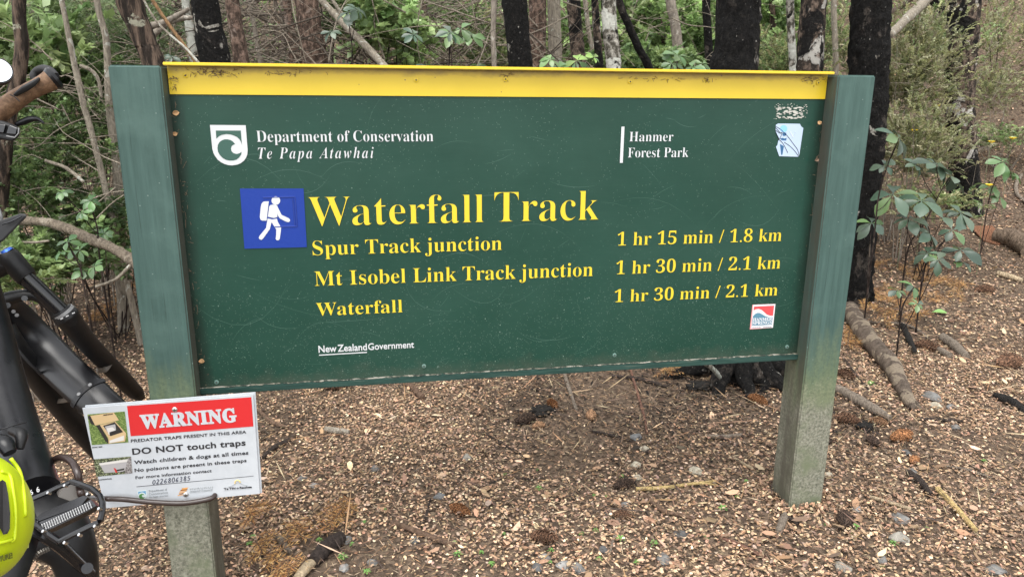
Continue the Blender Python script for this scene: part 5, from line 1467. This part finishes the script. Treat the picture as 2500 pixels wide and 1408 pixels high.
def on_shell(px, py, off=0.0):
    """nearest point of the shell along the sight line through that pixel"""
    d = ray(px, py); o = CAM-hc
    def loc(v): return np.array([v@rx_/HW, v@ux/HH, v@fx/HD])
    D = loc(d); O = loc(o); O[0] += .10*O[1]; D[0] += .10*D[1]
    a = D@D; b = 2*O@D; c = O@O-1.0
    disc = b*b-4*a*c
    t = (-b-math.sqrt(max(disc, 0)))/(2*a)
    return CAM+d*(t-off)
def patch(name, pts, m, off, parent=helm, dep=.004):
    q = [on_shell(x, y, off) for x, y in pts]
    o = MB().prism(q, -fx*dep).build(name, m, parent)
    return o
patch('vent', [(-6, 1178), (6, 1170), (14, 1176), (20, 1205), (25, 1250), (24, 1290), (18, 1302), (8, 1304), (-2, 1285)], M_vent, .006)
patch('vent', [(-50, 1180), (-34, 1165), (-24, 1180), (-22, 1260), (-30, 1300), (-46, 1290)], M_vent, .006)
for pts in ([(2, 1150), (24, 1160), (32, 1200), (38, 1250), (36, 1310), (26, 1322)], [(26, 1118), (48, 1150), (58, 1200), (62, 1260)], [(-30, 1330), (10, 1322), (30, 1316)]):
    mb = MB(); mb.tube(smooth_path([on_shell(x, y, .001) for x, y in pts], 5), .0022, 8); mb.build('shell_ridge', M_lime, helm, smooth=True)
place_text('helmet_lettering', 'TURE!', (-2, 1370), (30, 1360), (-3, 1357), lambda x, y: on_shell(x, y, .0055), mat('helmet_print', (.10, .12, .02), .5), helm, offset=.02)
patch('shell_tab', [(57, 1318), (69, 1292), (71, 1325), (70, 1336), (54, 1342)], mat('pale_lime', (.60, .68, .20), .5), -.010, helm, .008)

# cable lock looped from the bicycle round the post
M_cab = mat('cable_sleeve', (.030, .019, .016), .28, 0, .5); _k = NT(M_cab); _k.bump(_k.n('ShaderNodeTexNoise', Scale=400.0).outputs['Fac'], .15, .001)
cy = -.034
cp = [PD(110, 1150, 1.30), PD(130, 1124, 1.27), PD(152, 1116, 1.25), PD(176, 1128, 1.23), PD(190, 1156, 1.21), PD(195, 1190, 1.22), PD(205, 1212, 1.26),
      PY(240, 1216, cy-.03), PY(300, 1218, cy), PY(370, 1225, cy), PY(440, 1228, cy), PY(490, 1222, cy+.002), PY(522, 1212, cy+.012), np.array([.118, .01, 0])]
z_ = cp[-2][2]; cp[-1][2] = z_+.004
cp += [np.array([.120, .06, z_+.012]), np.array([.10, .118, z_+.02]), np.array([.04, .125, z_+.03]), np.array([-.02, .10, z_+.05]), np.array([-.08, .06, z_+.07])]
c = smooth_path(cp, 6)
o = MB().tube(c, .0061, 12).build('cable_lock', M_cab, None, smooth=True)
tag(o, 'dark brown cable lock looped from the bicycle round the left post under the warning sign', 'cable lock')

# ------------------------------------------------------------------ things on the ground
def stick(pts, m, label, cat='stick', name='stick', lift=None, taper=True, n=10, lump=.05, fork=None):
    q = []; r = []
    for i, p in enumerate(pts):
        g = PG(p[0], p[1]); rad = M(p[2], depth(g))/2
        l = (p[3] if len(p) > 3 else 0)
        if l: g = PG(p[0], p[1], l)
        g = g+np.array([0, 0, rad*.72+.004]); q.append(g); r.append(rad)
    if len(q) == 2:
        mid = (q[0]+q[1])/2+np.array([random.gauss(0, .006), random.gauss(0, .006), .003]); q.insert(1, mid); r.insert(1, (r[0]+r[1])/2)
    c = smooth_path(q, 7); k = len(c)
    rr = np.interp(np.linspace(0, 1, k), np.linspace(0, 1, len(r)), r)*np.array([1+random.uniform(-lump, lump) for _ in range(k)])
    c = [p+np.array([random.gauss(0, .1), random.gauss(0, .1), 0])*rr[i]*.35 for i, p in enumerate(c)]
    mb = MB(); mb.tube(c, list(rr), n, True, .06)
    if fork:
        for (t, a, b, w) in fork:
            g = PG(a, b)+np.array([0, 0, .006]); s = c[int(t*(k-1))]
            mb.tube(smooth_path([s, (s+g)/2+np.array([0, 0, .006]), g], 4), M(w, depth(g))/2, 6)
    o = mb.build(name, m, None, smooth=True, auto=50)
    return tag(o, label, cat)

stick([(2072, 768, 38), (2104, 826, 45), (2138, 868, 42), (2172, 905, 44), (2196, 950, 36), (2214, 985, 30), (2232, 1006, 11)], bark('log_bark', (.20, .155, .12), (.085, .066, .05), (.42, .34, .25), 0, .42, 22, .35, .1, 1.2, soft=True), 'thick fallen branch with bark peeling off its pale broken end, right of the right post', 'fallen branch', 'fallen_branch', n=16, fork=[(.75, 2245, 1005, 14)])
stick([(2044, 958, 22), (2090, 985, 26), (2135, 1010, 24), (2172, 1028, 14)], w_grey, 'weathered grey split branch lying just right of the right post below the thick fallen branch', 'fallen branch', 'fallen_branch', n=12)
stick([(2040, 1003, 12), (2070, 1022, 14)], w_brown, 'short brown stick half hidden by the right post, under the weathered split branch')
stick([(2288, 1200, 14), (2330, 1245, 15), (2380, 1300, 13)], w_yellow, 'pale yellow peeled stick lying on the right')
stick([(2218, 1160, 15), (2245, 1183, 18), (2272, 1215, 13)], w_dark, 'short dark stick pointing at the pale yellow peeled stick')
stick([(2300, 832, 22), (2330, 855, 24), (2358, 880, 20)], w_grey, 'stubby grey log on the litter, upper right of the thick fallen branch')
stick([(2285, 855, 15), (2318, 875, 16)], w_grey, 'short greyish stick lying along the lower left side of the stubby grey log')
stick([(2203, 800, 13), (2218, 835, 16), (2234, 868, 12)], w_black, 'charred black stick standing out just right of the thick fallen branch')
stick([(956, 1281, 13), (1030, 1308, 14), (1107, 1338, 12)], w_brown, 'straight brown stick lying in front of the board, left of the big brown cone')
stick([(1051, 1221, 5), (1042, 1255, 6), (1029, 1290, 5)], w_dark, 'thin dark upright-looking twig above the straight brown stick')
stick([(632, 1005, 8), (665, 1035, 10), (703, 1048, 8)], w_brown, 'curved brown stick right beside the upper edge of the warning sign')
stick([(708, 1079, 12), (672, 1098, 14), (640, 1124, 10)], w_dark, 'flaky dark stick beside the right edge of the warning sign')
stick([(797, 1054, 14), (825, 1060, 18), (853, 1060, 12)], wood('paleg', (.36, .32, .26), (.16, .13, .10)), 'pale grey wood chunk on the litter right of the warning sign', 'wood chunk')
stick([(979, 934, 10), (1005, 950, 14), (1032, 978, 16)], w_brown, 'brown branch end poking out under the left half of the board')
stick([(836, 1322, 30), (818, 1336, 38), (795, 1352, 36), (765, 1384, 32)], w_dark, 'very dark broken piece of wood among orange fir sprays near the bottom', 'wood chunk', n=12, lump=.09)
stick([(775, 1372, 22), (750, 1395, 26), (725, 1425, 24)], w_pale, 'pale broken wood end touching the very dark piece at the bottom', 'wood chunk')
stick([(672, 1310, 14), (690, 1330, 18), (704, 1352, 14)], w_grey, 'short greyish stick among orange fir sprays beside the left post foot')
stick([(1374, 905, 9), (1388, 950, 10), (1407, 1005, 8)], w_grey, 'thin grey stick pointing down from the bottom rail, under the middle of the board')
stick([(1535, 894, 6), (1555, 960, 7), (1572, 1020, 6), (1580, 1062, 5)], w_red, 'long thin reddish twig under the board, right of the middle')
stick([(1705, 884, 11, .18), (1738, 905, 11, .12), (1765, 936, 10, .02)], w_lichen, 'short branch crusted in pale lichen hanging below the right part of the board', 'dead branch')
stick([(1493, 923, 9), (1560, 930, 10), (1628, 948, 7)], w_dark, 'dark level stick under the board, crossed by the long reddish twig')
stick([(1573, 1215, 10), (1618, 1252, 12), (1660, 1262, 10), (1697, 1272, 8)], w_brown, 'bent brown stick lying in front of the right half of the board')
stick([(1511, 1272, 6), (1500, 1312, 7), (1488, 1354, 6)], w_grey, 'slim grey twig pointing down near the bottom, right of the big brown cone')
stick([(1553, 1199, 10), (1620, 1196, 10), (1690, 1186, 8), (1748, 1178, 6)], w_yellow, 'long pale yellow split of wood in front of the right half of the board', fork=[(.6, 1752, 1188, 5)])
stick([(1791, 1121, 6), (1815, 1136, 7), (1840, 1150, 6)], w_pale, 'small pale stick left of the right post foot')
stick([(1757, 1316, 8), (1812, 1340, 11), (1866, 1366, 10)], w_red, 'reddish brown stick near the bottom, below the right post')
stick([(1490, 1120, 4), (1530, 1155, 5), (1552, 1185, 5), (1568, 1230, 4), (1588, 1276, 4)], w_dark, 'thin dark curving twig running across the long pale yellow split')
stick([(2127, 1157, 5), (2114, 1190, 5), (2118, 1220, 5), (2143, 1264, 4)], w_brown, 'thin hooked brown twig right of the right post foot')
stick([(2122, 1217, 8), (2170, 1232, 10), (2223, 1248, 9)], w_pale, 'pale stick right of the right post foot, below the hooked twig')
stick([(1916, 1264, 16), (1908, 1285, 20), (1900, 1308, 18)], w_grey, 'stubby greyish stick right in front of the right post foot')
stick([(1928, 1262, 8), (1948, 1285, 10)], w_dark, 'little dark stick beside the stubby one at the right post foot')
stick([(2244, 1026, 7), (2300, 1030, 9), (2348, 1033, 8)], w_dark, 'dark stick lying level, right of the broken end of the thick fallen branch')
stick([(2428, 970, 12), (2448, 982, 22), (2480, 996, 20), (2502, 1014, 12)], w_black, 'charred black stick at the right edge')
stick([(2040, 795, 6), (2110, 790, 7), (2195, 794, 7), (2238, 808, 6), (2266, 830, 5)], w_grey, 'long thin grey stick lying over the upper end of the thick fallen branch')
stick([(2435, 672, 12), (2465, 682, 15), (2495, 690, 11)], w_pale, 'pale stick near the right edge, below the weathered log')
stick([(2428, 588, 34), (2470, 600, 46), (2515, 628, 44)], wood('oldlog', (.17, .125, .09), (.06, .045, .035)), 'weathered brown log cut off by the right edge', 'fallen log', 'fallen_log', n=14)
stick([(2375, 376, 8), (2405, 366, 9), (2430, 357, 6)], w_grey, 'thin grey stick on the bank under the two yellow flowers')
stick([(2494, 430, 7), (2480, 455, 9), (2484, 480, 8), (2508, 500, 7)], w_grey, 'curved grey root at the right edge beside the pale five-leaved plant', 'root')
stick([(1010, 1155, 4), (1060, 1125, 4), (1090, 1100, 3)], w_grey, 'thin pale twig lying in the bare patch in front of the board')
stick([(1180, 1058, 5), (1230, 1090, 6), (1290, 1125, 4)], w_dark, 'thin dark twig below the middle of the board')
stick([(1440, 1055, 6), (1490, 1066, 7), (1545, 1082, 5)], w_dark, 'dark bent twig left of the foot of the long reddish twig')
stick([(1720, 1070, 9), (1765, 1072, 12), (1812, 1066, 8)], w_grey, 'grey stick left of the right post, halfway down to its foot')
stick([(1180, 1190, 4), (1240, 1170, 4), (1310, 1176, 3)], w_dark, 'thin dark twig above and right of the orange cone')
stick([(2300, 1140, 5), (2360, 1150, 6), (2420, 1170, 5)], w_grey, 'thin grey twig on the litter between the two charred sticks on the right')
stick([(2060, 880, 6), (2090, 920, 6), (2120, 955, 5)], w_dark, 'dark twig running between the right post and the thick fallen branch')
# rust brown slab of bark
g = PG(2405, 575); b_ = MB()
b_.prism([PG(2368, 562)+[0, 0, .03], PG(2420, 562)+[0, 0, .035], PG(2448, 585)+[0, 0, .02], PG(2440, 602)+[0, 0, .012], PG(2400, 590)+[0, 0, .012]], (0, 0, -.008))
tag(b_.build('bark_slab', wood('rustbark', (.24, .115, .065), (.14, .065, .04)), None), 'flat rust brown slab of bark lying right of the five-leaved plants', 'bark')

# cones
def cone_mesh(name, m, seed):
    g = random.Random(seed); mb = MB()
    mb.tube([(-.46, 0, 0), (-.3, 0, 0), (0, 0, 0), (.3, 0, 0), (.48, 0, 0)], [.06, .15, .19, .13, .03], 10)
    N = 92
    for i in range(N):
        t = (i+.5)/N; x = -.47+t*.95
        prof = (math.sin(math.pi*min(1, (t*.93+.07))))**.6*.235
        a = i*2.39996
        rad = np.array([0, math.cos(a), math.sin(a)]); tan = np.array([0, -math.sin(a), math.cos(a)]); axd = np.array([1.0, 0, 0])
        o_ = g.uniform(.85, 1.2)
        b0 = axd*(x-.05)+rad*prof*.55; tip = axd*(x+.085*o_)+rad*(prof*1.18*o_)
        w = .085*(.5+.6*math.sin(math.pi*t))
        l_ = axd*(x+.035)+rad*prof*1.05+tan*w; r_ = axd*(x+.035)+rad*prof*1.05-tan*w
        th = -rad*.018
        mb.add([b0, l_, tip, r_, b0+th, l_+th, tip+th, r_+th], [(0, 1, 2, 3), (7, 6, 5, 4), (1, 5, 6, 2), (2, 6, 7, 3)])
    me = bpy.data.meshes.new(name); me.from_pydata(np.concatenate(mb.v).tolist(), [], mb.f); me.update(); me.materials.append(m)
    return me
CM = {}
for k_, (c_, d_) in dict(brown=((.15, .082, .05), (.045, .027, .018)), orange=((.27, .125, .055), (.09, .042, .02)), tan=((.30, .175, .10), (.12, .07, .04)), dark=((.055, .036, .026), (.02, .014, .011))).items():
    CM[k_] = cone_mesh('pine_cone', bark(k_+'_cone', c_, d_, tuple(min(1, q*1.6) for q in c_), 0, .15, 9, 1, 0, .3), len(CM))
def cone(px, py, L, ang, k_, label):
    p = PG(px, py); l = M(L, depth(p))*1.05
    o = bpy.data.objects.new('pine_cone', CM[k_]); COL.objects.link(o)
    o.scale = (l, l, l*.95); o.location = (p[0], p[1], p[2]+l*.19)
    o.rotation_euler = (random.uniform(0, 6), random.uniform(-.12, .12), R(ang))
    tag(o, label, 'pine cone')
cone(1326, 1322, 68, -30, 'brown', 'largest brown cone, lying on the litter in front of the middle of the board')
cone(1122, 1253, 56, -38, 'orange', 'orange brown cone above the end of the straight brown stick')
cone(2130, 1085, 46, 80, 'dark', 'dark open-scaled cone just left of the level orange cone by the right post')
cone(2198, 1075, 62, 8, 'orange', 'orange cone lying level between the right post and the broken end of the fallen branch')
cone(2230, 1130, 40, 30, 'orange', 'small orange cone just below the level orange cone on the right')
cone(2066, 1032, 56, -35, 'brown', 'brown cone against the right side of the right post, beside a black charred lump')
cone(2143, 1036, 42, -60, 'tan', 'tan cone right of the black charred lump beside the right post')
cone(2060, 1278, 66, 55, 'dark', 'dark brown cone right of the right post foot')
cone(2458, 897, 74, 8, 'brown', 'reddish brown cone lying level near the right edge')
cone(2264, 855, 56, -40, 'brown', 'brown cone between the charred black stick and the stubby grey log')
cone(1848, 984, 50, -60, 'orange', 'orange cone just left of the right post under the end of the board')
cone(1348, 992, 40, -70, 'orange', 'small orange cone standing by the black hollow under the middle of the board')
cone(1314, 1045, 36, 20, 'tan', 'small tan cone below the black hollow under the middle of the board')
cone(1443, 1022, 44, 75, 'tan', 'tan cone right of the end of the thin grey stick under the board')
cone(1281, 1032, 54, 18, 'dark', 'dark cone just left of the black hollow under the middle of the board')
cone(826, 948, 66, 14, 'brown', 'reddish brown cone right under the bottom rail, nearest to the warning sign')
cone(1521, 1190, 52, 12, 'dark', 'dark cone left of the long pale yellow split')
cone(1518, 1264, 46, -15, 'brown', 'small brown cone at the top of the slim grey twig')
cone(2062, 922, 48, -65, 'brown', 'brown cone between the right post and the weathered split branch')
cone(2402, 715, 44, -20, 'brown', 'small brown cone on the bank near the right edge, left of a pale stick')

# stones
def stone(px, py, Lp, col_, label, flat_=.5, seed=None):
    p = PG(px, py); r = M(Lp, depth(p))/2*.95
    bm = bmesh.new(); bmesh.ops.create_icosphere(bm, subdivisions=3, radius=1)
    s = Vector((px*.13, py*.17, Lp)); asp = random.uniform(.62, .95)
    for v in bm.verts:
        n1 = mn.noise(v.co*1.1+s); n2 = mn.noise(v.co*2.6+s)
        v.co *= 1+.38*n1+.16*n2
        for ax_ in (Vector((.8, .3, .5)).normalized(), Vector((-.5, .7, .5)).normalized(), Vector((.1, -.8, .6)).normalized()):
            d = v.co.dot(ax_)
            if d > .72: v.co -= ax_*(d-.72)*.8
        v.co = Vector((v.co.x*r, v.co.y*r*asp, v.co.z*r*flat_))
    rot = Matrix.Rotation(random.uniform(0, 6.28), 3, 'Z')
    for v in bm.verts: v.co = rot @ v.co
    me = bpy.data.meshes.new('stone'); bm.to_mesh(me); bm.free()
    o = link('stone', me, STM[col_], None, (p[0], p[1], p[2]+r*flat_*.45), True)
    try: me.set_sharp_from_angle(angle=R(38))
    except Exception: pass
    tag(o, label, 'stone')
STM = {}
for k_, c_ in dict(grey=(.145, .142, .135), dark=(.08, .08, .079), blue=(.125, .127, .127), cream=(.36, .325, .25), beige=(.22, .205, .175), light=(.225, .22, .21)).items():
    m_ = mat(k_+'_stone', c_, .85, 0, .3); kk = NT(m_)
    kk.col(kk.ramp(kk.noise(kk.coord(), 55, 6, .65), [(.32, tuple(q*.6 for q in c_)), (.6, tuple(q*1.1 for q in c_))])); kk.bump(kk.noise(kk.coord(), 160, 5, .7), .4, .002); STM[k_] = m_
for a in [
 (1376, 1382, 40, 'light', 'light grey stone at the bottom edge, left of a touching pair below the largest cone'),
 (1412, 1390, 46, 'grey', 'grey stone at the bottom edge, right of a touching pair below the largest cone'),
 (1330, 1362, 34, 'grey', 'grey stone directly below the largest brown cone'),
 (1312, 1386, 36, 'dark', 'dark grey stone at the bottom edge, left of the touching pair'),
 (1474, 1344, 30, 'dark', 'dark grey stone left of the lower end of the slim grey twig'),
 (1622, 1367, 40, 'grey', 'grey stone at the bottom edge, below the bent brown stick'),
 (1663, 1306, 36, 'dark', 'squarish dark stone below the bent brown stick'),
 (1527, 1232, 24, 'grey', 'small pointed grey stone above the small brown cone'),
 (1484, 1252, 26, 'dark', 'small dark stone left of the small brown cone'),
 (1700, 1152, 36, 'cream', 'cream stone above the long pale yellow split'),
 (1552, 1140, 28, 'cream', 'upper one of two cream stones beside the thin dark curving twig', .8),
 (1558, 1170, 24, 'cream', 'lower one of two cream stones beside the thin dark curving twig', .8),
 (1573, 1096, 26, 'cream', 'small cream stone at the foot of the long thin reddish twig'),
 (1553, 1070, 36, 'blue', 'bluish grey stone left of the foot of the long thin reddish twig'),
 (916, 1146, 28, 'blue', 'bluish grey stone in the open litter left of the bare patch before the board'),
 (2274, 974, 52, 'grey', 'largest flat grey stone beside the broken end of the thick fallen branch'),
 (2284, 993, 36, 'cream', 'cream stone in front of the largest flat grey stone'),
 (2322, 996, 28, 'grey', 'small grey stone right of the cream stone near the broken branch end'),
 (2332, 1046, 30, 'grey', 'small grey stone below the level dark stick on the right'),
 (2226, 1152, 28, 'grey', 'small grey stone touching the small orange cone'),
 (2211, 1107, 30, 'dark', 'dark flat stone between the level orange cone and the small orange cone'),
 (2197, 1268, 46, 'grey', 'flat grey stone below the pale stick on the right'),
 (2195, 1318, 48, 'beige', 'angular beige stone below the flat grey stone on the right', .65),
 (2150, 1363, 44, 'grey', 'rounded grey stone near the bottom, right of the right post'),
 (2058, 1388, 46, 'beige', 'beige stone at the bottom edge, below the right post'),
 (2092, 1243, 26, 'light', 'small light stone right of the right post foot'),
 (2023, 1160, 24, 'cream', 'small cream stone touching the right side of the right post'),
 (845, 1321, 36, 'grey', 'grey stone right of the very dark piece of wood'),
 (840, 1388, 34, 'light', 'light grey stone at the bottom edge, right of the pale broken wood end'),
 (910, 1375, 32, 'grey', 'grey stone near the bottom, left of the end of the straight brown stick'),
 (1140, 1119, 30, 'beige', 'beige stone in the open litter, right of the bare patch'),
 (1073, 1213, 32, 'blue', 'bluish flat stone at the top of the thin dark upright-looking twig'),
 (737, 1170, 28, 'grey', 'grey stone right of the warning sign, left of a paler one'),
 (765, 1186, 26, 'light', 'pale grey stone right of the warning sign, beside a darker grey one'),
 (1013, 1320, 28, 'dark', 'dark stone under the lower side of the straight brown stick'),
 (2430, 1395, 50, 'grey', 'grey stone in the bottom right corner'),
]: stone(*a)
# charred lumps and soot hollow
stone_black = w_black
def lump(px, py, Lp, label, f=.5):
    p = PG(px, py); r = M(Lp, depth(p))/2
    mb = MB(); bm = bmesh.new(); bmesh.ops.create_icosphere(bm, subdivisions=4, radius=1)
    for v in bm.verts:
        v.co *= 1+.5*mn.noise(v.co*1.6+Vector((px, py, 0)))+.35*mn.noise(v.co*5+Vector((py, px, 0)))
        v.co = Vector((v.co.x*r, v.co.y*r*.8, v.co.z*r*f))
    me = bpy.data.meshes.new('charred_lump'); bm.to_mesh(me); bm.free()
    tag(link('charred_lump', me, w_black, None, (p[0], p[1], p[2]+r*f*.3), True), label, 'charcoal')
lump(2112, 1046, 46, 'black charred lump between a brown and a tan cone beside the right post')
lump(1322, 1006, 58, 'black charred lump under the middle of the board among small cones', .35)
lump(1715, 945, 70, 'heap of black soot at the left foot of the widest black trunk', .25)

# dry orange fir sprays
M_fir = M_needle
def fir_spray(pts, label, npx=1.0, dens=1.0, name='fir_spray', side=2, lift=.02, pal=((.50, .29, .105), (.42, .22, .08), (.58, .36, .15), (.32, .15, .06))):
    root = None
    segs = []
    for poly in pts:
        q = [PG(x, y)+np.array([0, 0, lift+random.uniform(0, .015)]) for x, y in poly]
        c = smooth_path(q, 6); segs.append(c)
        for k in range(len(c)//3*side):          # side shoots
            i = random.randint(1, len(c)-2); t = unit(c[i+1]-c[i-1]); s = np.array([-t[1], t[0], random.uniform(-.1, .5)])*random.choice((-1, 1))
            L = random.uniform(.03, .075)*npx; d = unit(t*.7+s*.8)
            segs.append([c[i], c[i]+d*L*.5, c[i]+d*L])
    ctr = np.mean([s[0] for s in segs], 0)
    root = thing(name, (ctr[0], ctr[1], tz(ctr[0], ctr[1])), label, 'fir twig')
    mb = MB(); C = []; D = []; Nn = []
    for c in segs:
        mb.tube(c, .0013, 4, False)
        c = np.array(c); l = np.linalg.norm(np.diff(c, axis=0), axis=1).sum(); n = int(l*430*dens)+4
        t = np.linspace(0, 1, n)*(len(c)-1); i = np.clip(t.astype(int), 0, len(c)-2); f = (t-i)[:, None]
        P = c[i]*(1-f)+c[i+1]*f; T_ = unit(c[i+1]-c[i])
        sd = np.stack([-T_[:, 1], T_[:, 0], rng.normal(0, .5, n)], 1)*np.where(rng.random(n) < .5, 1, -1)[:, None]
        C.append(P); D.append(T_*.75+sd*rng.uniform(.5, 1.1, n)[:, None]+np.array([0, 0, 1])*rng.normal(.1, .35, n)[:, None]); Nn.append(rng.normal(0, 1, (n, 3))+[0, 0, 1])
    C = np.concatenate(C); D = np.concatenate(D); Nn = np.concatenate(Nn)
    V = leaf_quads(C, D, Nn, rng.uniform(.012, .024, len(C))*npx, np.full(len(C), .0016), 0)
    mb.build('twig', w_brown, root)
    bulk('needles', V, 4, M_fir, root, pick(list(pal), len(C)))
fir_spray([[(838, 1225), (835, 1260), (815, 1300)], [(850, 1245), (830, 1275), (800, 1310)], [(805, 1240), (815, 1270)]], 'dry orange fir spray highest and rightmost of those right of the left post foot')
fir_spray([[(760, 1275), (745, 1300), (728, 1330)], [(735, 1290), (720, 1320)]], 'dry orange fir spray just above the very dark piece of wood')
fir_spray([[(602, 1250), (618, 1262), (640, 1278)], [(600, 1265), (622, 1285)]], 'dry orange fir spray just below the lower right corner of the warning sign')
fir_spray([[(630, 1320), (655, 1345), (690, 1375)], [(640, 1355), (670, 1372)], [(625, 1335), (640, 1365)]], 'dry orange fir spray right of the left post foot, middle of the group')
fir_spray([[(670, 1385), (690, 1395), (715, 1405)], [(680, 1400), (700, 1412)], [(655, 1395), (690, 1420)]], 'dry orange fir spray at the bottom edge right of the left post')
fir_spray([[(330, 722), (290, 748), (230, 775)], [(320, 745), (270, 770), (215, 790)], [(300, 765), (250, 790)], [(332, 700), (300, 715)]], 'dry orange fir spray on the ground left of the left post, behind the bicycle fork', 1.3)
fir_spray([[(1605, 885), (1620, 905), (1635, 930)], [(1640, 890), (1625, 920)]], 'small dry orange fir spray under the right half of the board')
fir_spray([[(2090, 640), (2130, 655), (2170, 640)], [(2105, 625), (2140, 610)], [(2085, 660), (2115, 680)]], 'dry orange fir spray behind the right post at the foot of the jet black trunk', 1.5)
fir_spray([[(2190, 655), (2230, 668), (2280, 662)], [(2200, 680), (2250, 690), (2290, 700)], [(2215, 650), (2260, 645)]], 'dry orange fir spray under the low five-leaved plant, uppermost of the heap', 1.5)
fir_spray([[(2160, 700), (2180, 735), (2200, 760)], [(2250, 710), (2240, 750), (2230, 790)], [(2280, 720), (2310, 745)], [(2130, 710), (2150, 740)]], 'dry orange fir spray in the middle of the heap right of the right post', 1.5)
fir_spray([[(2100, 770), (2150, 762), (2190, 775)], [(2120, 790), (2170, 800)], [(2140, 750), (2180, 745)], [(2200, 780), (2240, 790)]], 'dry orange fir spray lying over the upper end of the thick fallen branch', 1.5)
fir_spray([[(2080, 800), (2070, 830), (2068, 855)], [(2095, 815), (2085, 850)]], 'dry orange fir spray between the right post and the thick fallen branch', 1.4)
fir_spray([[(2300, 690), (2335, 715), (2350, 745)], [(2320, 700), (2350, 705)]], 'dry orange fir spray at the right end of the heap', 1.4)

# tiny seedlings
M_seed = mat('seedling_leaf', (.12, .25, .055), .5)
def seed_mesh(seed):
    g = random.Random(seed); mb = MB()
    for lv in range(2):
        k = g.randint(5, 8)
        for i in range(k):
            a = 6.283*i/k+g.uniform(-.3, .3)
            leaflet(mb, np.array([0, 0, .5+.4*lv]), np.array([math.cos(a), math.sin(a), g.uniform(.0, .6)]), np.array([0, 0, 1.0]), g.uniform(.6, 1.0)*(1-.25*lv), g.uniform(.16, .34), .3)
    mb.tube([(0, 0, -.2), (.03, 0, .5), (0, .02, .95)], .03, 5)
    me = bpy.data.meshes.new('seedling'); me.from_pydata(np.concatenate(mb.v).tolist(), [], mb.f); me.update(); me.materials.append(M_seed); return me
SM = [seed_mesh(i) for i in range(4)]
for i, (px, py, L) in enumerate([(835, 1365, 30), (890, 1278, 20), (895, 1400, 28), (780, 1320, 20), (940, 1245, 14), (860, 1330, 16), (1110, 1325, 16), (1118, 1355, 26), (1175, 1350, 18), (1200, 1380, 24), (1230, 1305, 16), (1345, 1345, 20), (1315, 1195, 22), (1313, 1147, 12), (1232, 1160, 14), (1518, 1164, 16), (1450, 1212, 16), (1480, 1214, 12), (1418, 1305, 20), (1455, 1297, 20), (1514, 1320, 28), (1597, 1330, 26), (1555, 1376, 26), (1462, 1366, 20), (1763, 1246, 28), (1820, 1178, 18), (1798, 1215, 16), (1725, 1312, 16), (1345, 1375, 16), (2090, 1288, 22), (2082, 1304, 14), (2180, 1328, 24), (2018, 1282, 14), (2262, 1290, 12), (2152, 1384, 16), (1820, 1178, 14), (2125, 940, 24), (2402, 1128, 18), (610, 1330, 24), (617, 1312, 18)]):
    p = PG(px, py); o = bpy.data.objects.new('seedling', SM[i % 4]); COL.objects.link(o)
    s_ = M(L, depth(p))*.55; o.scale = (s_, s_, s_*.7); o.location = p; o.rotation_euler = (0, 0, random.uniform(0, 6))
    tag(o, 'tiny green seedling sprouting through the dry leaf litter', 'seedling', 'tiny seedlings in the leaf litter')
def bigleaf(px, py, Lp, a, label):
    p = PG(px, py)+np.array([0, 0, .015]); mb = MB(); L = M(Lp, depth(p))
    leaflet(mb, p-np.array([math.cos(a), math.sin(a), 0])*L/2, np.array([math.cos(a), math.sin(a), .1]), np.array([0, -.3, 1]), L, L*.42, .2)
    tag(mb.build('fallen_leaf', mat('fresh_leaf', (.16, .30, .08), .4), None, smooth=True), label, 'leaf')
bigleaf(2293, 768, 46, -.1, 'fresh green leaf lying on the litter below the heap of fir sprays')
